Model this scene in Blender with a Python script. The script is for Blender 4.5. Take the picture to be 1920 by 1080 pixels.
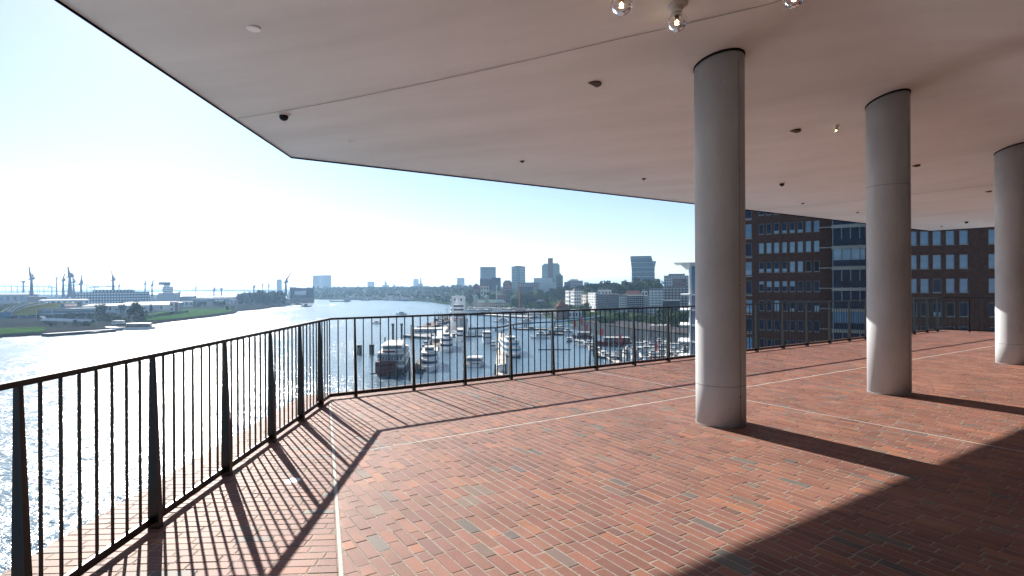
import bpy, math, random
from mathutils import Vector, Matrix
R = math.radians
random.seed(7)
S = bpy.context.scene
for _o in list(bpy.data.objects): bpy.data.objects.remove(_o)

# ------------------------------------------------------------------ camera, sky, sun, exposure
F, EYE, ROLL, VH = 1050.0, 1.6, R(0.3), 2.5          # focal length in px of a 1920 px wide frame
cam_d = bpy.data.cameras.new('camera'); cam = bpy.data.objects.new('camera', cam_d)
S.collection.objects.link(cam)
cam_d.sensor_width = 36; cam_d.lens = F/1920*36
cam_d.shift_y = -VH/1920; cam_d.clip_start = 0.05; cam_d.clip_end = 60000
cam.matrix_world = Matrix.Translation((0, 0, EYE)) @ Matrix.Rotation(R(90), 4, 'X') @ Matrix.Rotation(-ROLL, 4, 'Z')
S.camera = cam
SUN_AZ, SUN_EL = R(32.4), R(28.7)                   # azimuth to the left of the view axis (+Y)
SKY_STRENGTH, SUN_STRENGTH, EXPOSURE = 0.058, 5.0, 1.22
w = bpy.data.worlds.new('World'); S.world = w; w.use_nodes = True
nt = w.node_tree; bg = nt.nodes['Background']
sky = nt.nodes.new('ShaderNodeTexSky'); sky.sky_type = 'NISHITA'; sky.sun_disc = False
sky.sun_elevation = SUN_EL; sky.sun_rotation = -SUN_AZ
sky.altitude = 30; sky.air_density = 1.0; sky.dust_density = 0.2; sky.ozone_density = 1.0
tn = nt.nodes.new('ShaderNodeMix'); tn.data_type = 'RGBA'; tn.blend_type = 'MULTIPLY'; tn.inputs[0].default_value = 1
tn.inputs[7].default_value = (.97, 1.0, 1.08, 1)                # the clear summer air is a little bluer than the model's
nt.links.new(sky.outputs[0], tn.inputs[6]); nt.links.new(tn.outputs[2], bg.inputs['Color']); bg.inputs['Strength'].default_value = SKY_STRENGTH
sun_d = bpy.data.lights.new('sun', 'SUN'); sun_d.energy = SUN_STRENGTH; sun_d.angle = R(0.5); sun_d.color = (1.0, 0.94, 0.86)
sun = bpy.data.objects.new('sun', sun_d); S.collection.objects.link(sun)
SUN_DIR = Vector((-math.sin(SUN_AZ)*math.cos(SUN_EL), math.cos(SUN_AZ)*math.cos(SUN_EL), math.sin(SUN_EL)))
sun.rotation_euler = SUN_DIR.to_track_quat('Z', 'Y').to_euler()
S.view_settings.view_transform = 'Standard'; S.view_settings.look = 'None'
S.view_settings.exposure = EXPOSURE; S.view_settings.gamma = 1
try:
    S.cycles.use_denoising = True; S.cycles.denoiser = 'OPENIMAGEDENOISE'
    S.cycles.max_bounces = 8; S.cycles.diffuse_bounces = 4; S.cycles.glossy_bounces = 4
    S.cycles.transparent_max_bounces = 24; S.cycles.volume_bounces = 0
    S.cycles.sample_clamp_indirect = 30; S.cycles.blur_glossy = 0.1
except Exception: pass

# ------------------------------------------------------------------ helpers
WZ = -38.0                                            # the river
def uv(x, y):
    ur, vr = x-960, 540-y; c, s = math.cos(ROLL), math.sin(ROLL)
    return ur*c+vr*s, -ur*s+vr*c-VH
def gp(x, y, z=0.0):                                  # photo pixel -> point on the level z
    u, v = uv(x, y); Y = (z-EYE)*F/v
    return Vector((u/F*Y, Y, z))
def at(x, y, Y):                                      # photo pixel -> point at depth Y
    u, v = uv(x, y); return Vector((u/F*Y, Y, EYE+v/F*Y))
def W(x, y): return gp(x, y, WZ)
def px2m(n, Y): return n*Y/F

class MB:
    def __init__(s): s.v = []; s.f = []; s.m = []; s.c = []
    def add(s, vs, fs, m=0):
        o = len(s.v); s.v += [tuple(p) for p in vs]
        for f in fs: s.f.append(tuple(i+o for i in f)); s.m.append(m)
    def face(s, pts, m=0): s.add(pts, [tuple(range(len(pts)))], m)
    def box(s, c, d, rz=0, m=0):
        hx, hy, hz = d[0]/2, d[1]/2, d[2]/2; co, si = math.cos(rz), math.sin(rz); vs = []
        for z in (-hz, hz):
            for x, y in ((-hx, -hy), (hx, -hy), (hx, hy), (-hx, hy)):
                vs.append((c[0]+x*co-y*si, c[1]+x*si+y*co, c[2]+z))
        s.add(vs, [(3,2,1,0), (4,5,6,7), (0,1,5,4), (1,2,6,5), (2,3,7,6), (3,0,4,7)], m)
        return s
    def box2(s, x0, x1, y0, y1, z0, z1, m=0): return s.box(((x0+x1)/2, (y0+y1)/2, (z0+z1)/2), (abs(x1-x0), abs(y1-y0), abs(z1-z0)), 0, m)
    def bar(s, a, b, r0, r1=None, n=6, m=0, cap=True):
        a = Vector(a); b = Vector(b); r1 = r0 if r1 is None else r1
        d = (b-a).normalized(); t = Vector((0,0,1)) if abs(d.z) < .9 else Vector((1,0,0))
        e1 = d.cross(t).normalized(); e2 = d.cross(e1)
        vs = []
        for p, r in ((a, r0), (b, r1)):
            for k in range(n):
                an = 2*math.pi*k/n+.4; vs.append(p+e1*(r*math.cos(an))+e2*(r*math.sin(an)))
        fs = [(k, n+k, n+(k+1)%n, (k+1)%n) for k in range(n)]
        if cap: fs += [tuple(range(n)), tuple(range(2*n-1, n-1, -1))]
        s.add(vs, fs, m); return s
    def lathe(s, prof, c=(0,0,0), n=24, m=0):        # prof: list of (r, z)
        vs = []; fs = []; k = len(prof)
        for j in range(n):
            a = 2*math.pi*j/n
            for r, z in prof: vs.append((c[0]+r*math.cos(a), c[1]+r*math.sin(a), c[2]+z))
        for j in range(n):
            j2 = (j+1) % n
            for i in range(k-1): fs.append((j*k+i, j2*k+i, j2*k+i+1, j*k+i+1))
        if prof[0][0] > 1e-4: fs.append(tuple(j*k for j in range(n-1, -1, -1)))
        if prof[-1][0] > 1e-4: fs.append(tuple(j*k+k-1 for j in range(n)))
        s.add(vs, fs, m); return s
    def prism(s, poly, z0, z1, m=0, mt=None):
        n = len(poly); vs = [(p[0], p[1], z0) for p in poly]+[(p[0], p[1], z1) for p in poly]
        s.add(vs, [(k, (k+1) % n, n+(k+1) % n, n+k) for k in range(n)]+[tuple(range(n-1, -1, -1))], m)
        s.add(vs[n:], [tuple(range(n))], m if mt is None else mt); return s
    def loft(s, rings, m=0, cap=True):               # rings of equal vertex count
        n = len(rings[0]); vs = [p for r in rings for p in r]; fs = []
        for i in range(len(rings)-1):
            for k in range(n): fs.append((i*n+k, i*n+(k+1) % n, (i+1)*n+(k+1) % n, (i+1)*n+k))
        if cap: fs += [tuple(range(n-1, -1, -1)), tuple((len(rings)-1)*n+k for k in range(n))]
        s.add(vs, fs, m); return s
    def mesh(s, name, mats, smooth=False):
        me = bpy.data.meshes.new(name); me.from_pydata(s.v, [], s.f)
        for mt in (mats if isinstance(mats, (list, tuple)) else [mats]): me.materials.append(mt)
        for p, k in zip(me.polygons, s.m): p.material_index = k; p.use_smooth = smooth
        me.validate(); me.update(); return me
    def build(s, name, mats, parent=None, smooth=False):
        return link(name, s.mesh(name, mats, smooth), parent)
def link(name, me, parent=None, loc=None, rz=0):
    o = bpy.data.objects.new(name, me); S.collection.objects.link(o)
    if parent is not None: o.parent = parent
    if loc is not None: o.location = loc
    if rz: o.rotation_euler = (0, 0, rz)
    return o
def tag(o, label, cat, group=None):
    o['label'] = label; o['category'] = cat
    if group: o['group'] = group
    return o
def thing(name, label, cat, loc=(0,0,0), rz=0, group=None):
    o = link(name, None, None, loc, rz); o.empty_display_size = .2
    return tag(o, label, cat, group)
def struct(o, kind='structure'): o['kind'] = kind; return o
def dup(o, loc, rz=0, label=None, parent=None, top=True):
    c = o.copy(); S.collection.objects.link(c)
    if top: c.location = loc; c.rotation_euler = (0, 0, rz)
    if label: c['label'] = label
    if parent is not None: c.parent = parent
    for ch in list(o.children): dup(ch, None, 0, None, c, False)
    return c

def mat(name, col, rough=.7, metal=0, var=0, scale=8, col2=None, bump=0, spec=.25, stretch=None, coat=0, detail=5):
    m = bpy.data.materials.new(name); m.use_nodes = True; t = m.node_tree; b = t.nodes['Principled BSDF']
    b.inputs['Roughness'].default_value = rough; b.inputs['Metallic'].default_value = metal
    b.inputs['Specular IOR Level'].default_value = spec
    if coat: b.inputs['Coat Weight'].default_value = coat
    c1 = tuple(col)+(1,)
    b.inputs['Base Color'].default_value = c1
    if var or bump or col2:
        tc = t.nodes.new('ShaderNodeTexCoord'); n = t.nodes.new('ShaderNodeTexNoise')
        n.inputs['Scale'].default_value = scale; n.inputs['Detail'].default_value = detail; n.inputs['Roughness'].default_value = .6
        if stretch:
            mp = t.nodes.new('ShaderNodeMapping'); mp.inputs['Scale'].default_value = stretch
            t.links.new(tc.outputs['Object'], mp.inputs[0]); t.links.new(mp.outputs[0], n.inputs[0])
        else: t.links.new(tc.outputs['Object'], n.inputs[0])
        if var or col2:
            r = t.nodes.new('ShaderNodeValToRGB'); v = var or .2
            r.color_ramp.elements[0].position = .3; r.color_ramp.elements[1].position = .7
            r.color_ramp.elements[0].color = tuple(x*(1-v) for x in col)+(1,)
            r.color_ramp.elements[1].color = (tuple(col2)+(1,)) if col2 else tuple(min(1, x*(1+v)) for x in col)+(1,)
            t.links.new(n.outputs[0], r.inputs[0]); t.links.new(r.outputs[0], b.inputs['Base Color'])
        if bump:
            bp = t.nodes.new('ShaderNodeBump'); bp.inputs['Strength'].default_value = bump; bp.inputs['Distance'].default_value = .02
            t.links.new(n.outputs[0], bp.inputs['Height']); t.links.new(bp.outputs[0], b.inputs['Normal'])
    return m
def N(t, typ, **kw):
    n = t.nodes.new(typ)
    for k, v in kw.items(): setattr(n, k, v)
    return n
M = {}

# ------------------------------------------------------------------ plaza: plan
RD = Vector((math.sin(R(57.1)), math.cos(R(57.1)), 0))        # along the long north railing
RP = Vector((RD.y, -RD.x, 0))                                  # into the plaza
K = Vector((-2.617, 8.025, 0))                                 # kink of the railing
LD = Vector((-0.0478, 0.9989, 0)); LP = Vector((LD.y, -LD.x, 0))   # along the west railing, and into the plaza
T_CORNER = 20.9
Q = K+RD*T_CORNER                                              # far corner of the railing
ED = (gp(1862, 624.3)-Q); ED.z = 0; ED.normalize(); EP = Vector((ED.y, -ED.x, 0))
if EP.dot(Vector((0, -1, 0))) < 0: EP = -EP
def off_corner(a, da, b, db):                                  # crossing of two plan lines
    det = da.x*(-db.y)+db.x*da.y; r = b-a
    t = (r.x*(-db.y)+db.x*r.y)/det; return a+da*t
OV = .5
oK = off_corner(K-LP*OV, LD, K-RP*OV, RD); oQ = off_corner(Q-RP*OV, RD, Q-EP*OV, ED)
BACK = -4.5
def on_y(p, d, y): return p+d*((y-p.y)/d.y)
oL = on_y(K-LP*OV, LD, BACK); oE = (Q-EP*OV)+ED*14
DECK = [oL, oK, oQ, oE, Vector((oE.x+2, BACK, 0))]

def clip(poly, p, n, off=0):                                   # keep the side n of the line through p
    out = []; k = len(poly)
    for i in range(k):
        a, b = poly[i], poly[(i+1) % k]
        da = (a-p).dot(n)-off; db = (b-p).dot(n)-off
        if da >= 0: out.append(a)
        if (da >= 0) != (db >= 0): out.append(a.lerp(b, da/(da-db)))
    return out

# ---- deck: mortar bed, then every brick a low block of its own inside ONE mesh
def brick_mat():
    m = bpy.data.materials.new('paving_brick'); m.use_nodes = True; t = m.node_tree; b = t.nodes['Principled BSDF']
    a = N(t, 'ShaderNodeAttribute', attribute_name='tint')
    tc = N(t, 'ShaderNodeTexCoord'); n1 = N(t, 'ShaderNodeTexNoise'); n1.inputs['Scale'].default_value = 160; n1.inputs['Detail'].default_value = 3
    n2 = N(t, 'ShaderNodeTexNoise'); n2.inputs['Scale'].default_value = 1.1; n2.inputs['Detail'].default_value = 6; n2.inputs['Roughness'].default_value = .65
    t.links.new(tc.outputs['Object'], n1.inputs[0]); t.links.new(tc.outputs['Object'], n2.inputs[0])
    mr = N(t, 'ShaderNodeMapRange'); mr.inputs[1].default_value = .3; mr.inputs[2].default_value = .7; mr.inputs[3].default_value = .72; mr.inputs[4].default_value = 1.3
    t.links.new(n1.outputs[0], mr.inputs[0])
    mr2 = N(t, 'ShaderNodeMapRange'); mr2.inputs[1].default_value = .25; mr2.inputs[2].default_value = .75; mr2.inputs[3].default_value = .70; mr2.inputs[4].default_value = 1.24
    t.links.new(n2.outputs[0], mr2.inputs[0])
    mm = N(t, 'ShaderNodeMath', operation='MULTIPLY'); t.links.new(mr.outputs[0], mm.inputs[0]); t.links.new(mr2.outputs[0], mm.inputs[1])
    vm = N(t, 'ShaderNodeVectorMath', operation='SCALE'); t.links.new(a.outputs['Color'], vm.inputs[0]); t.links.new(mm.outputs[0], vm.inputs['Scale'])
    t.links.new(vm.outputs[0], b.inputs['Base Color']); b.inputs['Roughness'].default_value = .62; b.inputs['Specular IOR Level'].default_value = .17
    bp = N(t, 'ShaderNodeBump'); bp.inputs['Strength'].default_value = .35; bp.inputs['Distance'].default_value = .004
    t.links.new(n1.outputs[0], bp.inputs['Height']); t.links.new(bp.outputs[0], b.inputs['Normal'])
    return m
M['brick'] = brick_mat()
M['mortar'] = mat('mortar', (.285,.24,.205), .9, var=.25, scale=40, bump=.3)
M['joint'] = mat('pale_joint', (.50,.485,.455), .85, var=.15, scale=20)
M['parapet'] = mat('parapet_brick', (.26,.11,.08), .85, var=.3, scale=3)
TINTS = [((.215,.102,.075), 38), ((.196,.093,.072), 35), ((.238,.107,.074), 15), ((.272,.118,.074), 5), ((.162,.082,.068), 6), ((.165,.115,.095), 3), ((.130,.108,.098), 2)]
def tint():
    c = random.choices([x[0] for x in TINTS], [x[1] for x in TINTS])[0]; k = random.uniform(.9, 1.1)
    return tuple(x*1.08*k*random.uniform(.96, 1.04) for x in c)+(1,)
PITCH = .084
deck_v, deck_f, deck_c = [], [], []
def brick(poly):
    n = len(poly); cx = sum((p for p in poly), Vector())/n
    z = random.gauss(0, .0006); tx, ty = random.gauss(0, .0035), random.gauss(0, .0035)
    b = .0035; o = len(deck_v); top = []
    for p in poly:
        d = cx-p; L = d.length; q = p+d*(min(b, L*.3)/max(L, 1e-6))*1.6
        top.append((q.x, q.y, z+(q-cx).x*tx+(q-cx).y*ty))
    deck_v.extend([(p.x, p.y, -.006) for p in poly]); deck_v.extend([(p.x, p.y, q[2]-.0014) for p, q in zip(poly, top)]); deck_v.extend(top)
    c = tint()
    for k in range(n):
        k2 = (k+1) % n
        deck_f.append((o+k, o+k2, o+n+k2, o+n+k)); deck_f.append((o+n+k, o+n+k2, o+2*n+k2, o+2*n+k)); deck_c.extend([c, c])
    deck_f.append(tuple(range(o+2*n, o+3*n))); deck_c.append(c)
def pave(zone, rowdir):
    nd = Vector((-rowdir.y, rowdir.x, 0)); org = K
    ts = [(p-org).dot(rowdir) for p in zone]; ss = [(p-org).dot(nd) for p in zone]
    j = math.floor(min(ss)/PITCH)
    while j*PITCH < max(ss):
        t = min(ts)-random.uniform(0, .3)
        s0, s1 = j*PITCH+.0055, (j+1)*PITCH-.0055
        while t < max(ts):
            L = random.choices([.245, .19, .12], [58, 24, 18])[0]
            poly = [org+rowdir*a+nd*b for a, b in ((t+.005, s0), (t+L-.005, s0), (t+L-.005, s1), (t+.005, s1))]
            t += L
            mid = poly[0].lerp(poly[2], .5)
            if mid.y < .6 or mid.x > 1.25*mid.y+4.2 or mid.x < -3.4: continue
            for k in range(len(zone)):
                a, b = zone[k], zone[(k+1) % len(zone)]; d = (b-a).normalized(); nn = Vector((-d.y, d.x, 0))
                poly = clip(poly, a, nn, .006)
                if len(poly) < 3: break
            if len(poly) >= 3:
                ar = abs(sum((poly[i].x*poly[(i+1) % len(poly)].y-poly[(i+1) % len(poly)].x*poly[i].y) for i in range(len(poly))))/2
                if ar > .0012: brick(poly)
        j += 1
def ccw(p):
    a = sum(p[i].x*p[(i+1) % len(p)].y-p[(i+1) % len(p)].x*p[i].y for i in range(len(p)))
    return p if a > 0 else p[::-1]
B_DIR = (gp(640, 1080)-K); B_DIR.z = 0; B_DIR.normalize(); B_N = Vector((-B_DIR.y, B_DIR.x, 0))   # mitre joint
if B_N.x < 0: B_N = -B_N
A0 = gp(650, 850); C0 = gp(1400, 750)                            # joint parallel to the railing, and one along the rows
base = [v.copy() for v in DECK]
zW = ccw(clip(base, K, -B_N, .012)); zN = clip(base, K, B_N, .012)
pave(zW, LP)
for sa in (1, -1):
    for sc in (1, -1):
        z = clip(clip(zN, A0, RP*sa, .010), C0, RD*sc, .008)
        if len(z) > 2: pave(ccw(z), RP)
me = bpy.data.meshes.new('brick_paving'); me.from_pydata(deck_v, [], deck_f); me.materials.append(M['brick'])
ca = me.color_attributes.new('tint', 'FLOAT_COLOR', 'CORNER'); buf = []
for p, c in zip(me.polygons, deck_c): buf.extend(c*p.loop_total)
ca.data.foreach_set('color', buf); me.update()
struct(link('paving', me))
mb = MB(); mb.prism([(p.x, p.y) for p in ccw(DECK)], -1.2, -.0022, 1, 0)
def strip(a, b, wd, z):
    d = (b-a).normalized(); n = Vector((-d.y, d.x, 0))*wd/2
    mb.face([tuple(a-n+Vector((0,0,z))), tuple(b-n+Vector((0,0,z))), tuple(b+n+Vector((0,0,z))), tuple(a+n+Vector((0,0,z)))], 2)
strip(K+B_DIR*.05, K+B_DIR*9, .022, -.0004)
strip(A0-RD*.25, A0+RD*22, .022, -.0008); strip(off_corner(C0, RP, K, RD)+RP*.1, C0+RP*9, .018, -.0012)
struct(mb.build('plaza_deck', [M['mortar'], M['parapet'], M['joint']]))
# storeys of the brick warehouse below the plaza
inner = [p+(Vector((4, 6, 0))-p).normalized()*.25 for p in DECK]
mb = MB(); mb.prism([(p.x, p.y) for p in ccw(inner)], WZ-.5, -1.2)
M['warehouse'] = mat('warehouse_brick', (.20,.085,.062), .85, var=.3, scale=2)
struct(mb.build('plaza_base', M['warehouse']))

# ---- ceiling: a shell that rises from its edges, with a fascia and the storeys above
HC = 3.48
C = at(546, 294, 1); C = Vector((0,0,EYE))+(C-Vector((0,0,EYE)))*((HC-EYE)/(C.z-EYE))
def at_h(x, y, h):
    p = at(x, y, 1)-Vector((0,0,EYE)); return Vector((0,0,EYE))+p*((h-EYE)/p.z)
cl = at_h(110, 0, HC); cr = at_h(1617, 418, HC); cq = at_h(1733, 433.5, HC); ce = at_h(1862, 425.5, HC)
CLD = (C-cl).normalized(); CRD = (cr-C).normalized(); CED = (ce-cq).normalized()
CLP = Vector((CLD.y, -CLD.x, 0)); CRP = Vector((CRD.y, -CRD.x, 0)); CEP = Vector((CED.y, -CED.x, 0))
cq = off_corner(C, CRD, ce, CED)
def flat(v): return Vector((v.x, v.y, 0))
CEIL = [flat(on_y(C, CLD, BACK)), flat(C), flat(cq), flat(cq+CED*14)]
CEIL.append(Vector((CEIL[3].x+2, BACK, 0)))
def ceil_z(x, y):
    p = Vector((x, y, 0)); ds = [max(1e-3, (p-flat(a)).dot(n)) for a, n in ((C, CLP), (C, CRP), (cq, CEP))]
    d = sum(t**-4 for t in ds)**-.25
    k = min(d, 5.2)
    return HC+.09*k+.0235*k*k+(d-k)*.05
M['ceiling'] = mat('ceiling_plaster', (.81,.82,.79), .75, var=.07, scale=.8, col2=(.905,.915,.89), stretch=(.3,1.5,1), detail=9)
M['fascia'] = mat('dark_edge', (.008,.010,.012), .9, spec=0)
M['facade_glass'] = mat('upper_facade', (.05,.09,.14), .5, spec=.1)
mb = MB(); g = .35
cx0 = min(p.x for p in CEIL); cx1 = max(p.x for p in CEIL); cy0 = BACK; cy1 = max(p.y for p in CEIL)
cpoly = ccw(CEIL); vid = {}
cv, cf = [], []
def cvid(p):
    k = (round(p.x, 3), round(p.y, 3))
    if k not in vid: vid[k] = len(cv); cv.append((p.x, p.y, ceil_z(p.x, p.y)))
    return vid[k]
y = cy0
while y < cy1:
    x = cx0
    while x < cx1:
        q = [Vector((x, y, 0)), Vector((x+g, y, 0)), Vector((x+g, y+g, 0)), Vector((x, y+g, 0))]
        for k in range(len(cpoly)):
            a, b = cpoly[k], cpoly[(k+1) % len(cpoly)]; d = (b-a).normalized()
            q = clip(q, a, Vector((-d.y, d.x, 0)))
            if len(q) < 3: break
        if len(q) >= 3:
            ids = []
            for p in q:
                i = cvid(p)
                if i not in ids: ids.append(i)
            if len(ids) >= 3: cf.append(tuple(reversed(ids)))
        x += g
    y += g
mb.add(cv, cf, 0)
me = mb.mesh('ceiling', [M['ceiling'], M['fascia'], M['facade_glass']], True)
ceiling = struct(link('ceiling', me))
mb = MB(); n = len(cpoly)
for k in range(n):
    a, b = cpoly[k], cpoly[(k+1) % n]; d = (b-a).normalized(); o = Vector((d.y, -d.x, 0))
    mb.face([(a.x, a.y, HC-.022), (b.x, b.y, HC-.022), (b.x, b.y, HC+.35), (a.x, a.y, HC+.35)], 0)
    mb.face([(a.x, a.y, HC+.35), (b.x, b.y, HC+.35), (b.x, b.y, 12), (a.x, a.y, 12)], 1)
mb.face([(p.x, p.y, 12) for p in cpoly], 1)
e = mb.build('storeys_above', [M['fascia'], M['facade_glass']], ceiling)
def cp(x, y):                                                    # photo pixel -> point on the ceiling
    d = at(x, y, 1)-Vector((0,0,EYE)); t = 1.0
    while t < 40:
        p = Vector((0,0,EYE))+d*t
        if p.z > ceil_z(p.x, p.y): break
        t += .01
    return p
M['groove'] = mat('shadow_groove', (.20,.18,.16), .9)
mb = MB()
def groove(pts, wd=.010):
    P = [cp(*p) for p in pts]; pp = []
    for a, b in zip(P, P[1:]):
        k = max(2, int((b-a).length/.3))
        pp += [a.lerp(b, i/k) for i in range(k)]
    pp.append(P[-1])
    for a, b in zip(pp, pp[1:]):
        d = flat(b-a).normalized(); nn = Vector((-d.y, d.x, 0))*wd/2
        vs = []
        for q in (a-nn, b-nn, b+nn, a+nn): vs.append((q.x, q.y, ceil_z(q.x, q.y)-.006))
        mb.face(vs[::-1])
groove([(447,220), (1140,76), (1440,6), (1475,-4)]); groove([(1399,393), (1700,364.5), (1862,346)], .013)
mb.build('panel_joint', M['groove'], ceiling)
wall = MB(); wall.box2(oL.x+.3, oE.x+2, BACK-.3, BACK-.002, .0, 6)  # unseen dark walls, added to keep light out from behind and the right
wall.box2(oE.x-.4, oE.x-.1, BACK, oE.y-1, 0, 6)
M['core'] = mat('unseen_blocking_wall', (.022,.018,.017), .6, var=.1, scale=2)
struct(wall.build('wall', M['core']))

# ---- concrete columns
def concrete():
    m = mat('fair_faced_concrete', (.49,.51,.525), .85, var=.17, scale=1.6, bump=.12, detail=9, stretch=(1,1,.45)); t = m.node_tree; b = t.nodes['Principled BSDF']
    src = b.inputs['Base Color'].links[0].from_socket
    tc = N(t, 'ShaderNodeTexCoord'); vo = N(t, 'ShaderNodeTexVoronoi'); vo.inputs['Scale'].default_value = 26; t.links.new(tc.outputs['Object'], vo.inputs['Vector'])
    r = N(t, 'ShaderNodeValToRGB'); r.color_ramp.elements[0].position = .09; r.color_ramp.elements[0].color = (.35,.35,.35,1); r.color_ramp.elements[1].position = .13   # pores
    n = N(t, 'ShaderNodeTexNoise'); n.inputs['Scale'].default_value = 5; t.links.new(tc.outputs['Object'], n.inputs[0])
    r2 = N(t, 'ShaderNodeValToRGB'); r2.color_ramp.elements[0].position = .5; r2.color_ramp.elements[0].color = (1,1,1,1); r2.color_ramp.elements[1].position = .62; r2.color_ramp.elements[1].color = (0,0,0,1)
    mx = N(t, 'ShaderNodeMix', data_type='RGBA', blend_type='MULTIPLY'); t.links.new(vo.outputs['Distance'], r.inputs[0]); t.links.new(n.outputs[0], r2.inputs[0])
    inv = N(t, 'ShaderNodeInvert'); t.links.new(r2.outputs[0], inv.inputs['Color']); t.links.new(inv.outputs[0], mx.inputs[0])
    t.links.new(src, mx.inputs[6]); t.links.new(r.outputs[0], mx.inputs[7]); t.links.new(mx.outputs[2], b.inputs['Base Color'])
    return m
M['concrete'] = concrete(); M['seam'] = mat('concrete_seam', (.20,.19,.18), .9); M['black'] = mat('black_gap', (.012,.012,.014), .8)
M['tie'] = mat('tie_hole', (.10,.10,.10), .9)
def column(p, d, label, seam_az, lift):
    t = thing('concrete_column', label, 'column', (p[0], p[1], 0), 0, 'round concrete columns on the terrace')
    top = [ceil_z(p[0]+math.cos(2*math.pi*k/64)*d/2, p[1]+math.sin(2*math.pi*k/64)*d/2) for k in range(64)]
    mb = MB(); r = d/2; rings = []
    for z in sorted({.0, lift, 1.2, 2.2, 3.2})+[None]:
        rings.append([(r*math.cos(2*math.pi*k/64), r*math.sin(2*math.pi*k/64), (top[k]-.025) if z is None else z) for k in range(64)])
    mb.loft(rings); mb.build('shaft', M['concrete'], t, True)
    mb = MB(); rg = []
    for rr, dz in ((r+.003, -.018), (r+.008, -.017), (r+.008, .03), (r+.003, .03)):
        rg.append([(rr*math.cos(2*math.pi*k/64), rr*math.sin(2*math.pi*k/64), top[k]+dz) for k in range(64)])
    mb.loft(rg); mb.build('shadow_gap', M['black'], t, True)
    mb = MB(); a = seam_az; co, si = math.cos(a), math.sin(a)
    mb.box((co*r, si*r, 2.1), (.004, .006, 4.1), a)
    for z in (.35, 1.6, 2.9): mb.bar((co*(r-.01), si*(r-.01), z), (co*(r+.002), si*(r+.002), z), .011, n=10)
    mb.build('seam', M['seam'], t)
    mb = MB(); mb.lathe([(r+.0015, 0), (r+.0015, .006)], (0, 0, lift), 64)
    mb.build('pour_line', M['seam'], t)
    mb = MB(); mb.lathe([(r+.006, 0), (r+.006, .004), (r+.0005, .012)], n=64); mb.build('base_joint', M['seam'], t)
    return t
def col_at(xl, xr, yf, d):
    m = gp((xl+xr)/2, yf); v = Vector((m.x, m.y, 0)).normalized(); return m+v*d/2
DC = .555
c1 = col_at(1303, 1400, 803, DC); c2 = col_at(1621, 1713, 741.5, DC); 
l3 = gp(1866, 679); v = flat(l3).normalized(); c3 = l3+Vector((v.y, -v.x, 0))*DC/2
column(c1, DC, 'nearest concrete column, its whole foot and long shadow in view', R(-62), .46)
column(c2, DC, 'middle concrete column between the nearest one and the one cut by the right edge', R(-60), 3.05)
column(c3, DC, 'farthest concrete column, cut off by the right edge of the photo', R(-70), .4)

M['steelcap'] = mat('brushed_cap', (.55,.55,.54), .35, .6)
mb = MB(); mb.lathe([(.062, -.002), (.062, .002), (.055, .0035), (.05, .002), (0, .002)], n=28)
tag(link('floor_cap', mb.mesh('floor_cap', M['steelcap']), None, gp(549, 901)), 'small round pale metal cap set in the paving among the railing shadows', 'drain cap')
# ---- railing
M['iron'] = mat('black_painted_steel', (.010,.0098,.010), .35, var=.2, scale=30, spec=.4)
rail = thing('railing', 'black steel balustrade with tapered posts round the brick terrace', 'railing', tuple(K))
RH = 1.167
segs = [(K, -LD, LP, 13.0, [.50, 1.30, 2.22, 3.24, 4.28, 5.36, 6.42, 7.48, 8.54, 9.6, 10.66, 11.72]),
        (K, RD, RP, T_CORNER, [.36, 1.27, 2.17, 3.07, 3.98, 5.02, 6.03, 7.03, 8.05, 9.09, 10.13, 11.24, 12.33, 13.45, 14.50, 15.45, 16.5, 17.55, 18.6, 19.55, 20.35]),
        (Q, ED, EP, 13.0, [.72, 2.1, 3.2, 4.3, 5.4, 6.5, 7.6, 8.7, 9.8])]
def rloc(p): return (p.x-K.x, p.y-K.y, p.z)
bal = []; 
post_me = {}
def post_mesh(d, n):
    mb = MB(); th = .013
    lo = [-.028, .054]; hi = [-.016, .016]; tb = .025; tt = .013
    def P(a, b, z): v = n*a+d*b; return (v.x, v.y, z)
    rings = [[P(lo[0], -tb*.5, 0), P(lo[1], -tb, 0), P(lo[1], tb, 0), P(lo[0], tb*.5, 0)],
             [P(hi[0], -tt*.5, RH-.03), P(hi[1], -tt, RH-.03), P(hi[1], tt, RH-.03), P(hi[0], tt*.5, RH-.03)]]
    mb.loft(rings); return mb.mesh('post', M['iron'])
for p0, d, n, L, ts in segs:
    pm = post_mesh(d, n); rz = math.atan2(d.y, d.x)
    for t in ts: link('post', pm, rail, rloc(p0+d*t))
    bm_ = MB(); bm_.box((0, 0, (.08+RH-.03)/2), (.0132, .0132, RH-.03-.08), rz); bme = bm_.mesh('baluster', M['iron'])
    edges = [0.0]+ts+[L]; allb = []
    for a, b in zip(edges, edges[1:]):
        k = max(1, round((b-a)/.129))
        for i in range(1, k): allb.append(a+(b-a)*i/k)
    allb.append(0.0)
    for t in allb:
        p = p0+d*t
        if p.y < .3 or (t == 0.0 and p0 is K and d is RD): continue
        bal.append((flat(p).length, rloc(p), bme))
bal.sort(key=lambda b: b[0])
seen = [b for b in bal if True]
for dd, l, me in seen[:100]: link('baluster', me, rail, l)
mb = MB()
for dd, l, me in seen[100:]:
    mb.add([(v.co.x+l[0], v.co.y+l[1], v.co.z) for v in me.vertices], [tuple(p.vertices) for p in me.polygons])
o = mb.build('distant_balusters', M['iron'], rail); o['kind'] = 'stuff'
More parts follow.
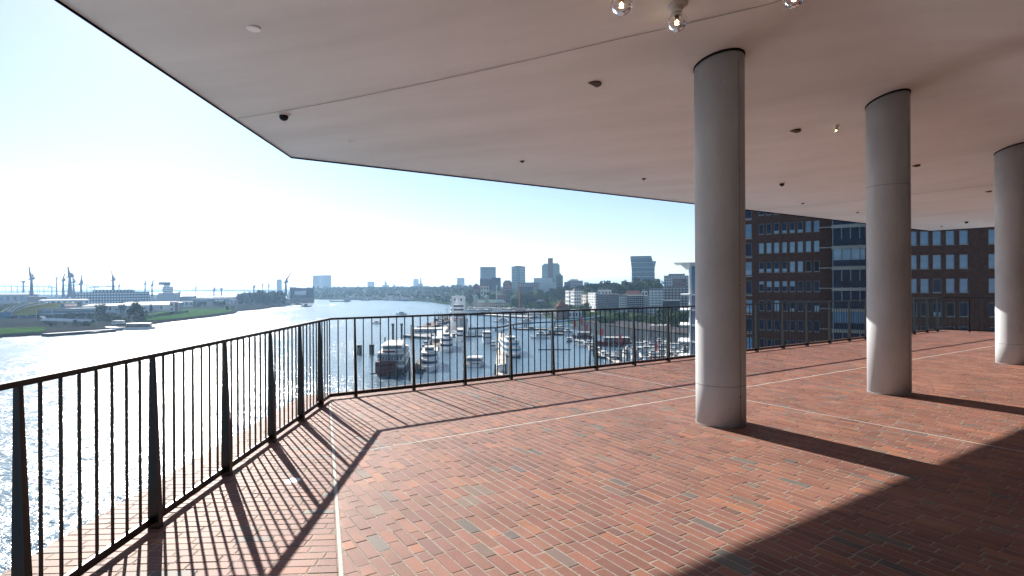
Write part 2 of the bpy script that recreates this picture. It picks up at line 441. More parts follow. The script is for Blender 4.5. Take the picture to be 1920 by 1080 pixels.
def sweep(name, prof):                                            # prof: (inward, z) rectangle, mitred along the run
    pl = [K-LD*13, K, Q, Q+ED*13]; nn = [LP, None, None, EP]
    nn[1] = (LP+RP).normalized(); nn[1] /= nn[1].dot(LP); nn[2] = (RP+EP).normalized(); nn[2] /= nn[2].dot(RP)
    mb = MB(); mb.loft([[tuple(Vector(rloc(p))+n*a+Vector((0,0,z))) for a, z in prof] for p, n in zip(pl, nn)])
    mb.build(name, M['iron'], rail)
sweep('top_rail', [(-.024, RH-.03), (.024, RH-.03), (.024, RH), (-.024, RH)])
sweep('bottom_rail', [(-.011, .03), (.011, .03), (.011, .08), (-.011, .08)])
# ------------------------------------------------------------------ the river
def water_mat():
    m = bpy.data.materials.new('river_water'); m.use_nodes = True; t = m.node_tree; b = t.nodes['Principled BSDF']
    b.inputs['Base Color'].default_value = (.09,.15,.195,1); b.inputs['Roughness'].default_value = .19
    b.inputs['IOR'].default_value = 1.42; b.inputs['Specular IOR Level'].default_value = .5
    tc = N(t, 'ShaderNodeTexCoord'); hs = []
    for sc, dist, det in (((.10,.16,.1), 1.0, 3), ((.45,.75,.45), .26, 3), ((1.7,2.6,1.7), .09, 2)):
        mp = N(t, 'ShaderNodeMapping'); mp.inputs['Scale'].default_value = sc; mp.inputs['Rotation'].default_value = (0,0,.5)
        n = N(t, 'ShaderNodeTexNoise'); n.inputs['Scale'].default_value = 1; n.inputs['Detail'].default_value = det; n.inputs['Roughness'].default_value = .55
        t.links.new(tc.outputs['Object'], mp.inputs[0]); t.links.new(mp.outputs[0], n.inputs[0]); hs.append((n, dist))
    wn = N(t, 'ShaderNodeTexNoise'); wn.inputs['Scale'].default_value = .011; wn.inputs['Detail'].default_value = 4; wn.inputs['Distortion'].default_value = 1.2
    mpw = N(t, 'ShaderNodeMapping'); mpw.inputs['Scale'].default_value = (1,.45,1); t.links.new(tc.outputs['Object'], mpw.inputs[0]); t.links.new(mpw.outputs[0], wn.inputs[0])
    wr = N(t, 'ShaderNodeMapRange'); wr.inputs[1].default_value = .35; wr.inputs[2].default_value = .68; wr.inputs[3].default_value = .55; wr.inputs[4].default_value = 1.35
    t.links.new(wn.outputs[0], wr.inputs[0])                       # cat's paws: patches of stronger and weaker ripple
    prev = None
    for n, dist in hs:
        bp = N(t, 'ShaderNodeBump'); bp.inputs['Strength'].default_value = 1; bp.inputs['Distance'].default_value = dist*1.4
        t.links.new(n.outputs[0], bp.inputs['Height'])
        t.links.new(wr.outputs[0], bp.inputs['Strength'])
        if prev: t.links.new(prev.outputs[0], bp.inputs['Normal'])
        prev = bp
    t.links.new(prev.outputs[0], b.inputs['Normal'])
    return m
M['water'] = water_mat()
mb = MB(); mb.face([(-15000,-600,WZ), (15000,-600,WZ), (15000,15000,WZ), (-15000,15000,WZ)])
struct(mb.build('water', M['water']))
# ------------------------------------------------------------------ ceiling fittings
M['brass'] = mat('bronze_grille', (.085,.05,.025), .6, .2); M['white'] = mat('white_enamel', (.75,.75,.73), .4)
M['dome'] = mat('smoked_dome', (.012,.012,.014), .08)
gl = bpy.data.materials.new('clear_glass'); gl.use_nodes = True; b_ = gl.node_tree.nodes['Principled BSDF']
b_.inputs['Transmission Weight'].default_value = 1; b_.inputs['Roughness'].default_value = .02; b_.inputs['IOR'].default_value = 1.3
b_.inputs['Base Color'].default_value = (.93,.93,.9,1); M['glass'] = gl
fl = bpy.data.materials.new('warm_filament'); fl.use_nodes = True; b_ = fl.node_tree.nodes['Principled BSDF']
b_.inputs['Emission Color'].default_value = (1,.66,.30,1); b_.inputs['Emission Strength'].default_value = 12; M['filament'] = fl
M['porcelain'] = mat('lamp_rose', (.55,.50,.45), .3)
def bulb(x, y, label, k=1.6):
    u = cp(x, y); q = lambda pr: [(a*k, b*k) for a, b in pr]
    t = thing('bulb_light', label, 'light', tuple(u), 0, 'bare glass bulb lights under the ceiling')
    mb = MB(); mb.lathe(q([(.062,.03), (.062,-.006), (.05,-.014), (.036,-.02), (.034,-.038), (.024,-.046)]), n=28); mb.build('lamp_rose', M['porcelain'], t, True)
    mb = MB(); r = .057; mb.lathe(q([(.018,-.05)]+[(r*math.sin(a), -.100+r*math.cos(a)) for a in [R(d) for d in range(20, 181, 16)]]), n=28); mb.build('glass_globe', M['glass'], t, True)
    mb = MB(); mb.lathe(q([(.014,-.052), (.014,-.082), (.004,-.088)]), n=12); mb.build('socket', M['brass'], t)
    mb = MB(); mb.bar((0,0,-.088*k), (0,0,-.125*k), .005*k, .004*k); mb.bar((-.014*k,0,-.10*k), (.014*k,0,-.122*k), .003*k); mb.bar((.014*k,0,-.10*k), (-.014*k,0,-.122*k), .003*k); mb.build('filament', M['filament'], t)
bulb(1165, -28, 'globe bulb light left of the others, cut by the top edge')
bulb(1269, 8, 'clear globe bulb light on a round rose beside the ceiling joint, whole in view')
bulb(1488, -36, 'globe bulb light of which only the lowest tip shows at the top edge')
bulb(1568, 236, 'small far globe bulb light in front of the middle concrete column', .7)
def fitting(name, x, y, label, cat, prof, m, group, dome=None):
    u = cp(x, y); mb = MB(); mb.lathe(prof, n=28)
    if dome:
        t = thing(name, label, cat, tuple(u), 0, group)
        mb.build('mounting_ring', M[m], t, True); mb = MB(); mb.lathe(dome, n=24); mb.build('dome', M['dome'], t, True)
    else:
        o = link(name, mb.mesh(name, M[m], False), None, u); tag(o, label, cat, group)
for x, y, l in ((1111,159,'bronze ceiling speaker left of the nearest column'), (1488,247,'bronze ceiling speaker between the nearest and middle columns'),
                (1714,312,'bronze ceiling speaker half hidden just right of the middle column'), (1850,360,'bronze ceiling speaker just left of the farthest column')):
    fitting('ceiling_speaker', x, y, l+', a round perforated disc', 'speaker', [(.0,-.004), (.10,-.004), (.106,-.002), (.106,.06)], 'brass', 'bronze speakers in the ceiling')
DM = [(.048,-.006)]+[(.05*math.cos(a), -.02-.05*math.sin(a)) for a in [R(q) for q in range(0, 91, 15)]]
RG = [(.0,-.012), (.07,-.012), (.075,-.004), (.075,.05)]
for x, y, l in ((532,215,'near the left ceiling edge under the long joint'), (1466,343,'between the nearest and middle columns'), (1812,415,'far back near the farthest column')):
    fitting('dome_camera', x, y, 'black dome camera on a white ring '+l, 'camera', RG, 'white', 'dome cameras under the ceiling', DM)
fitting('ceiling_vent', 475, 53, 'large white round cap above the long ceiling joint', 'vent', [(0,-.008), (.052,-.008), (.055,-.002), (.055,.05)], 'white', 'small white ceiling caps')
fitting('ceiling_vent', 657, 265, 'small white round cap near the ceiling corner over the river', 'vent', [(0,-.008), (.036,-.008), (.038,-.002), (.038,.05)], 'white', 'small white ceiling caps')
for x, y, l in ((979,302,'near the ceiling edge above the hotel tower'), (1207,335,'near the ceiling edge left of the nearest column'), (1505,381,'far back between the nearest and middle columns'), (1608,398,'just left of the middle column'), (1765,424,'at the far ceiling edge left of the farthest column')):
    fitting('sprinkler_head', x, y, 'tiny sprinkler head '+l, 'sprinkler', [(0,-.03), (.012,-.03), (.012,-.012), (.04,-.010), (.04,.05)], 'brass', 'sprinkler heads in the ceiling')

# ------------------------------------------------------------------ land, shores, hills
LZ = WZ+2.2
def P(x, Y, z=LZ):                                    # photo column and depth -> point at height z
    return Vector((((x-960)*math.cos(ROLL))/F*Y, Y, z))
def face_cam(p): return -math.atan2(p.x, p.y)
M['grass'] = mat('grass', (.042,.09,.018), .9, spec=0, var=.4, scale=.05)
M['quay'] = mat('quay_stone', (.20,.19,.18), .85, spec=0, var=.3, scale=.08)
M['land'] = mat('harbour_ground', (.032,.035,.034), .9, spec=0, var=.35, scale=.02)
M['hill'] = mat('wooded_slope', (.03,.055,.02), .95, spec=0, var=.5, scale=.02, col2=(.055,.08,.035))
M['bank'] = mat('rip_rap', (.055,.052,.045), .95, spec=0, var=.4, scale=.6)
M['sand'] = mat('pale_path', (.42,.38,.32), .9, var=.2, scale=.1)
def lev(pts, z=WZ): return [gp(x, y, z) for x, y in pts]
def land(name, poly, z=LZ, m='land', side='bank'):
    q = ccw([flat(p) for p in poly]); mb = MB(); mb.prism([(p.x, p.y) for p in q], WZ-1, z, 1, 0)
    return struct(mb.build(name, [M[m], M[side]]))
shore_s = lev([(-160,646), (0,633), (85,628), (175,622), (242,616), (300,606), (400,594), (440,588), (446,584), (500,579), (536,573), (588,566)])
land('south_bank', shore_s+[P(588, 1750), P(470, 2350), P(330, 2350), P(-400, 2350)])
land('harbour_island', [P(-500, 2352), P(326, 2352), P(322, 3600), P(-500, 5200)], LZ+.3)
land('far_shore', [P(-500, 7000), P(610, 6200), P(760, 9000), P(-500, 11000)], WZ+14, 'hill', 'hill')
lawn = land('lawn', lev([(-90,631), (0,626.5), (84,621.5), (84,613), (0,615.5), (-90,620)], LZ+.4), LZ+.5, 'grass', 'bank')
land('riverside_meadow', lev([(262,602), (330,597.5), (400,589), (438,583.5), (432,578.5), (360,579), (300,584), (262,593)], LZ+.5), LZ+.6, 'grass', 'bank')
SH = [(540,2150), (600,1880), (720,1720), (790,1560), (835,1300), (870,1080), (905,960), (1000,780), (1050,660), (1085,560), (1130,480), (1200,425), (1300,372), (1420,330), (1560,300), (1800,270), (2200,240)]
def shoreY(x):
    for (a, ya), (b, yb) in zip(SH, SH[1:]):
        if x <= b: return ya+(yb-ya)*max(0, x-a)/(b-a)
    return SH[-1][1]
PROF_A = [(0,WZ+2.6), (60,WZ+3), (200,-30), (500,-14), (1100,1), (2500,5), (7000,8)]
PROF_B = [(0,WZ+2.6), (70,WZ+3.4), (170,-31), (320,-20), (560,-8), (1500,-3), (7000,4)]
def prof(x):
    k = min(1, max(0, (x-800)/120)); return [(a[0]+(b[0]-a[0])*k, a[1]+(b[1]-a[1])*k) for a, b in zip(PROF_A, PROF_B)]
def hillz(x, Y):
    d = Y-shoreY(x); pr = prof(x)
    if d <= 0: return WZ+2.6
    for (a, za), (b, zb) in zip(pr, pr[1:]):
        if d <= b: return za+(zb-za)*(d-a)/(b-a)
    return pr[-1][1]
hv, hf = [], []; cols = []
xs = [x*20 for x in range(27, 111)]
for x in xs:
    pr = prof(x); y0 = shoreY(x); ids = []
    for d, z in [(-2, WZ-1)]+pr:
        bump_ = 0 if d < 100 else math.sin(x*.021+d*.01)*1.2
        if d > 100: z = WZ+3+(z-WZ-3)*min(1, max(0, (x-540)/70))
        ids.append(len(hv)); hv.append(tuple(P(x, y0+d, z+bump_)))
    cols.append(ids)
for a, b in zip(cols, cols[1:]):
    for i in range(len(a)-1): hf.append((a[i], b[i], b[i+1], a[i+1]))
mb = MB(); mb.add(hv, hf); struct(mb.build('north_bank', M['hill'], None, True))

# ------------------------------------------------------------------ trees
def leaf_mat(name, c):
    m = mat(name, c, .7, var=.45, scale=.35); b = m.node_tree.nodes['Principled BSDF']
    b.inputs['Subsurface Weight'].default_value = 0; b.inputs['Specular IOR Level'].default_value = .08; return m
LEAF = [leaf_mat('leaves_dark', (.038,.078,.020)), leaf_mat('leaves_mid', (.055,.11,.024)), leaf_mat('leaves_light', (.075,.13,.025))]
M['bark'] = mat('bark', (.09,.07,.055), .9)
def crown_mesh(seed, shape, leaves=900, m=0):
    rnd = random.Random(seed); mb = MB(); cl = []
    for i in range(15):
        a = rnd.uniform(0, 6.28); h = rnd.uniform(.22, .92); rr = rnd.uniform(.06, .30)*shape*(1-abs(h-.5)*.9)*1.3
        cl.append((math.cos(a)*rr, math.sin(a)*rr, h, rnd.uniform(.13, .22)))
    for i in range(leaves):
        c = cl[i % len(cl)]; v = Vector((rnd.gauss(0,1), rnd.gauss(0,1), rnd.gauss(0,1))).normalized()*(c[3]*rnd.uniform(.6, 1.08))
        p = Vector((c[0], c[1], c[2]))+Vector((v.x*max(.6, shape), v.y*max(.6, shape), v.z))
        n1 = Vector((rnd.gauss(0,1), rnd.gauss(0,1), rnd.gauss(0,1))).normalized(); n2 = n1.cross(Vector((rnd.gauss(0,1), rnd.gauss(0,1), rnd.gauss(0,1)))).normalized()
        s = rnd.uniform(.03, .062)
        mb.face([p+n1*s, p+n2*s*.8, p-n1*s, p-n2*s*.8])
    return mb.mesh('crown', LEAF[m])
CROWNS = [crown_mesh(i, s, 900, m) for i, (s, m) in enumerate([(1,0), (1.1,1), (.9,1), (1.2,0), (.55,0), (1.0,2), (1.25,1), (.5,1)])]
tm = MB(); tm.bar((0,0,-.02), (0,0,.32), .028, .018, 7); tm.bar((0,0,.3), (.12,.05,.6), .016, .007, 5); tm.bar((0,0,.28), (-.12,-.04,.58), .016, .007, 5); tm.bar((0,0,.32), (.02,.02,.75), .016, .006, 5)
TRUNK = tm.mesh('trunk', M['bark'])
def tree(p, h, label, kind=None, group=None, wide=1.0, cat='tree'):
    t = thing('tree' if cat == 'tree' else 'bush', label, cat, tuple(p), random.uniform(0, 6.28), group)
    k = random.choice([0,1,2,3]) if kind is None else kind
    c = link('crown', CROWNS[k], t); c.scale = (h*wide, h*wide, h)
    if cat == 'bush': c.location = (0, 0, -h*.12)
    else: tr = link('trunk', TRUNK, t); tr.scale = (h, h, h)
    return t
def wood(name, label, spots, hmin, hmax, seed, m=0, leaves=90):   # a far-off wood nobody could count: one object
    rnd = random.Random(seed); mb = MB()
    for p in spots:
        h = rnd.uniform(hmin, hmax)
        for i in range(leaves):
            v = Vector((rnd.gauss(0,1), rnd.gauss(0,1), rnd.gauss(0,1))).normalized()*rnd.uniform(.7, 1.05)
            q = p+Vector((v.x*h*.42, v.y*h*.42, h*.55+v.z*h*.45)); s = h*rnd.uniform(.08, .15)
            n1 = Vector((rnd.gauss(0,1), rnd.gauss(0,1), rnd.gauss(0,1))).normalized(); n2 = n1.cross(Vector((rnd.gauss(0,1), rnd.gauss(0,1), rnd.gauss(0,1)))).normalized()
            mb.face([q+n1*s, q+n2*s, q-n1*s, q-n2*s])
    o = mb.build(name, LEAF[m]); o['kind'] = 'stuff'; o['label'] = label; o['category'] = 'wood'; return o
rnd = random.Random(3)
sp = []
for i in range(520):
    x = rnd.uniform(545, 900); d = rnd.uniform(60, 900)**1.0; Y = shoreY(x)+d; sp.append(P(x, Y, hillz(x, Y)-1))
wood('far_wood', 'hazy wooded slope behind the far river bank', sp, 8, 15, 5, 0, 80)
sp = [P(rnd.uniform(-200, 620), rnd.uniform(6500, 8500), WZ+13) for i in range(160)]
wood('horizon_wood', 'pale line of trees on the far horizon', sp, 16, 30, 6, 0, 30)

# ------------------------------------------------------------------ buildings
WALLC = dict(white=(.72,.72,.70), cream=(.60,.55,.46), grey=(.24,.25,.26), dark=(.035,.04,.05), brick=(.23,.10,.075), redbrown=(.28,.12,.09), blue=(.06,.15,.23), pale=(.50,.53,.55), sand=(.48,.42,.34), slate=(.075,.09,.105), green=(.14,.20,.19), teal=(.20,.32,.36), red=(.45,.06,.05), brown=(.20,.13,.10))
for k, c in WALLC.items(): M['w_'+k] = mat('wall_'+k, c, .85, var=.12, scale=.15, spec=.08)
M['r_red'] = mat('tiled_roof', (.26,.10,.07), .85, var=.25, scale=.4, spec=.05); M['r_grey'] = mat('grey_roof', (.22,.23,.24), .8, var=.2, scale=.2)
M['r_pale'] = mat('pale_roof', (.55,.53,.49), .8, var=.15, scale=.2); M['r_green'] = mat('copper_roof', (.22,.34,.30), .7, var=.15, scale=.3)
M['win'] = mat('window_glass', (.03,.05,.075), .08, spec=.8); M['win_pale'] = mat('window_glass_painted_sky', (.42,.52,.60), .15, spec=.8)  # pale glass: bright sky reflection put into the base colour
M['winb'] = mat('window_glass_blue', (.10,.25,.35), .06, spec=.9)
wcache = {}
def win_mesh(wd, ht, m):
    k = (round(wd, 2), round(ht, 2), m)
    if k not in wcache:
        mb = MB(); mb.box((0, 0, 0), (wd, .12, ht)); wcache[k] = mb.mesh('window', M[m])
    return wcache[k]
def bld(label, x0, x1, ytop, Y, wall='white', roof='r_grey', rows=4, colsn=4, depth=14, yaw=0, base=None, wm='win', name='building', cat='building', group=None, style='grid', pitched=0, parapet=True, wf=.55, hf=.5, dz=0, setback=0, side=0, balc=0, stag=0):
    xm = (x0+x1)/2; z0 = (hillz(xm, Y)-1 if x0 > 540 else LZ) if base is None else base
    p = P(xm, Y, z0); wd = px2m(x1-x0, Y); H = at(xm, ytop, Y).z-z0
    t = thing(name, label, cat, tuple(p), face_cam(p)+yaw, group)
    hb = H-pitched
    mb = MB(); mb.box2(-wd/2, wd/2, 0, depth, -2, hb); mb.build('wall', M['w_'+wall], t)
    mb = MB()
    if pitched:
        o = .4
        A = [(-wd/2-o, -o, hb), (wd/2+o, -o, hb), (wd/2+o, depth+o, hb), (-wd/2-o, depth+o, hb)]
        if wd > depth: B_ = [(-wd/2+depth*.25, depth/2, H), (wd/2-depth*.25, depth/2, H)]; mb.add(A+B_, [(0,1,5,4), (1,2,5), (2,3,4,5), (3,0,4), (3,2,1,0)])
        else: B_ = [(0, -o, H), (0, depth+o, H)]; mb.add(A+B_, [(0,1,4), (1,2,5,4), (2,3,5), (3,0,4,5), (3,2,1,0)])
    else:
        mb.box2(-wd/2-.25, wd/2+.25, -.25, depth+.25, hb, hb+.5)
        if setback: mb.box2(-wd/2+wd*.15, wd/2-wd*.3, depth*.25, depth*.8, hb+.5, hb+setback)
    mb.build('roof', M[roof], t)
    if rows:
        fh = (hb-1.0)/rows
        if style == 'band':
            me = win_mesh(wd*.94, fh*hf, wm)
            for r in range(rows): link('window', me, t, (0, -.02, .8+fh*(r+.55)))
        else:
            cw = wd/colsn; me = win_mesh(cw*wf, fh*hf, wm)
            for r in range(rows):
                for c in range(colsn):
                    dx_ = cw*(.25 if r % 2 else -.15) if stag else 0
                    if stag and (c*7+r*5) % 9 == 0: continue
                    link('window', me, t, (-wd/2+cw*(c+.5)+dx_, -.02, .6+fh*(r+.55)))
            if balc:
                for r in range(rows):
                    mb = MB(); mb.box2(-wd/2*balc, wd/2*balc, -1.1, -.1, .35+fh*r, .35+fh*r+.95); mb.build('balcony', M['w_white'], t)
        if side:
            cd = depth/side; me = win_mesh(cd*.5, fh*hf, wm)
            for r in range(rows):
                for c in range(side): link('window', me, t, (-wd/2-.02, cd*(c+.5), .6+fh*(r+.55)), R(90))
    return t
def part(t, name, m, fn, smooth=False):
    mb = MB(); fn(mb); return mb.build(name, M[m], t, smooth)

# far high-rises on the north side
t = bld('pair of pale grey slab towers on the far bank, left half, beside the floating dock', 587, 600, 516.5, 3000, 'pale', 'r_grey', 14, 1, 22, name='apartment_tower', cat='tower', style='band', wm='win_pale', group='slab towers on the far bank')
t = bld('wider pale grey slab tower on the far bank, right half of the close pair', 601, 621, 516, 3040, 'pale', 'r_grey', 14, 1, 22, name='apartment_tower', cat='tower', style='band', wm='win_pale', group='slab towers on the far bank')
bld('small pale block on the ridge above the wooded far bank', 689, 702, 528, 3900, 'pale', 'r_pale', 5, 1, 20, name='apartment_tower', cat='tower', style='band', wm='win_pale')
bld('pale tower block beside a thin church spire on the far ridge', 775, 785, 523, 3900, 'pale', 'r_grey', 9, 1, 20, name='apartment_tower', cat='tower', style='band', wm='win_pale')
bld('pale tower block behind the masts of the white cargo ship', 857, 871, 521, 3000, 'teal', 'r_grey', 9, 1, 20, name='apartment_tower', cat='tower', style='band', wm='win_pale')
bld('pale silo tower behind the shipyard crane by the floating dock', 519, 528, 524, 2500, 'pale', 'r_pale', 0, 1, 15, base=LZ, name='silo', cat='silo')
def spire(x, ytop, Y, label, wpx=3):
    z0 = hillz(x, Y)-1; p = P(x, Y, z0); H = at(x, ytop, Y).z-z0; w_ = px2m(wpx, Y)
    t = thing('church', label, 'church', tuple(p), face_cam(p))
    part(t, 'tower', 'w_slate', lambda m: m.box2(-w_/2, w_/2, 0, w_, 0, H*.6)); part(t, 'spire', 'r_green', lambda m: m.bar((0, w_/2, H*.6), (0, w_/2, H), w_*.6, .15, 6))
    part(t, 'nave', 'w_slate', lambda m: m.box2(-w_*1.6, w_*1.6, w_, w_*4, 0, H*.3))
spire(723, 525, 3600, 'squat church tower on the wooded far ridge', 4); spire(789, 517, 3500, 'thin pointed church spire beside the pale tower block', 2.4); spire(739, 529, 3600, 'tiny church spire right of the squat church tower', 2)

# hotel block, round tower, stepped tower and the pair of leaning glass towers
t = bld('dark blue glass hotel block with a lower annex', 902, 930, 500.5, 1500, 'blue', 'r_grey', 16, 1, 24, yaw=R(8), style='band', wm='winb', name='hotel_tower', cat='tower', hf=.62)
part(t, 'annex', 'w_slate', lambda m: m.box2(px2m(6,1500), px2m(23,1500), -4, 18, -2, at(930, 520.5, 1500).z-t.location.z))
part(t, 'plinth', 'w_slate', lambda m: m.box2(-px2m(16.5,1500), px2m(6,1500), -3, 0, -2, at(915, 522, 1500).z-t.location.z))
p = P(972, 1480, hillz(972, 1480)-1); H = at(972, 500, 1480).z-p.z; r_ = px2m(13.2, 1480)
t = thing('round_tower', 'pale rounded office tower with white floor bands right of the dark hotel', 'tower', tuple(p), face_cam(p))
def oval(rx, ry, n=28): return [(rx*math.cos(2*math.pi*k/n), ry*math.sin(2*math.pi*k/n)+ry) for k in range(n)]
part(t, 'glazing', 'w_teal', lambda m: m.prism(oval(r_, r_*.8), -2, H))
for i in range(13): part(t, 'floor_band', 'w_white', lambda m: m.prism(oval(r_+.25, r_*.8+.25), 6+i*(H-6)/13, 6+i*(H-6)/13+1.3))
part(t, 'roof', 'w_pale', lambda m: m.prism(oval(r_*1.04, r_*.84), H, H+.9)); part(t, 'plant_room', 'w_slate', lambda m: m.prism(oval(r_*.5, r_*.45), H+.9, H+2.5))
p = P(1033, 1620, hillz(1033, 1620)-1); Z = lambda y: at(1033, y, 1620).z-p.z; X = lambda x: px2m(x-1033, 1620)
t = thing('stepped_tower', 'stepped office tower with a tall brown core and antenna between glass wings', 'tower', tuple(p), face_cam(p))
part(t, 'core', 'w_brown', lambda m: m.box2(X(1027.5), X(1037), -1.5, 18, -2, Z(484)))
part(t, 'glass_wing', 'w_teal', lambda m: (m.box2(X(1016), X(1027.5), 0, 20, -2, Z(497)), m.box2(X(1019), X(1027.5), 3, 18, Z(497), Z(494))))
part(t, 'glass_wing', 'w_green', lambda m: (m.box2(X(1037), X(1049.5), 0, 20, -2, Z(496)), m.box2(X(1037), X(1047), 3, 18, Z(496), Z(493.5))))
part(t, 'antenna', 'w_slate', lambda m: m.bar((X(1035), 8, Z(484)), (X(1035), 8, Z(476)), .5, .2))
part(t, 'low_wing', 'w_pale', lambda m: m.box2(X(1001), X(1036), -8, 0, -2, Z(521)))
for i in range(15):
    for a, b in ((1016.4, 1027), (1037.6, 1049)):
        mb = MB(); mb.box2(X(a), X(b), -.12, -.02, Z(524)+i*(Z(497)-Z(524))/15+.8, Z(524)+i*(Z(497)-Z(524))/15+2.4); mb.build('window', M['winb'], t)
p = P(1049, 1150, hillz(1049, 1150)-1); Z = lambda y: at(1049, y, 1150).z-p.z; q_ = px2m(1, 1150)
t = thing('clock_tower', 'dark stone tower with a lantern top in front of the stepped office tower', 'tower', tuple(p), face_cam(p))
part(t, 'shaft', 'w_green', lambda m: m.box2(-6.5*q_, 6.5*q_, 0, 13*q_, -2, Z(517)))
part(t, 'cornice', 'w_slate', lambda m: m.box2(-7*q_, 7*q_, -.5, 13.5*q_, Z(517), Z(516.2)))
part(t, 'lantern', 'r_green', lambda m: (m.box2(-3.4*q_, 3.4*q_, 3*q_, 10*q_, Z(516.2), Z(513)), m.bar((0, 6.5*q_, Z(513)), (0, 6.5*q_, Z(509.5)), 2.6*q_, .3*q_, 8)))
for i in range(5):
    for c in (-3.5, 0, 3.5): link('window', win_mesh(1.6*q_, 2.4*q_, 'win'), t, (c*q_, -.03, Z(540)+i*(Z(518)-Z(540))/5+1.6))
p = P(1205, 1080, hillz(1205, 1080)-2); Z = lambda y: at(1205, y, 1080).z-p.z; q_ = px2m(1, 1080)
def bent(m, prof_, y0, y1):                              # prof_: (xl, xr, z) kinked outline
    m.loft([[(xl*q_, y0, z), (xr*q_, y0, z), (xr*q_, y1, z), (xl*q_, y1, z)] for xl, xr, z in prof_])
t = thing('leaning_tower', 'kinked glass tower on the wooded hill, the larger front one of the pair', 'tower', tuple(p), face_cam(p), 0 or 'kinked glass towers on the hill')
OUT = [(-20,22,-2), (-20,22,Z(505)), (-22.3,16.5,Z(481.5)), (-21.5,15,Z(480))]
part(t, 'facade', 'w_blue', lambda m: bent(m, OUT, 0, 22)); 
def tw(z):
    for (a, b, c), (d, e, f) in zip(OUT, OUT[1:]):
        if z <= f and f > c: k = (z-c)/(f-c); return a+(d-a)*k, b+(e-b)*k
    return OUT[-1][:2]
rnd = random.Random(8)
for i in range(16):
    z = Z(529)+i*(Z(482)-Z(529))/16; a, b = tw(z)
    mb = MB(); xx = a+.6
    while xx < b-1.2:
        w_ = rnd.uniform(1.2, 3.4); w_ = min(w_, b-.5-xx); mb.box2(xx*q_, (xx+w_)*q_, -.16, -.03, z+.7, z+2.3); xx += w_+rnd.uniform(.3, .9)
    mb.build('window', M['winb' if i % 3 else 'win_pale'], t)
p2 = P(1222, 1100, hillz(1222, 1100)-2)
t = thing('leaning_tower', 'narrower kinked glass tower behind the right shoulder of the front one', 'tower', tuple(p2), face_cam(p2), 'kinked glass towers on the hill')
OUT2 = [(-10,4.5,-2), (-10,4.5,Z(507)), (-10,8.5,Z(488.5))]
part(t, 'facade', 'w_teal', lambda m: bent(m, OUT2, 8, 24))
for i in range(13):
    z = Z(529)+i*(Z(490)-Z(529))/13; mb = MB(); mb.box2(-4*q_, 3.8*q_, 7.84, 7.97, z+.6, z+2.2); mb.build('window', M['win_pale'], t)

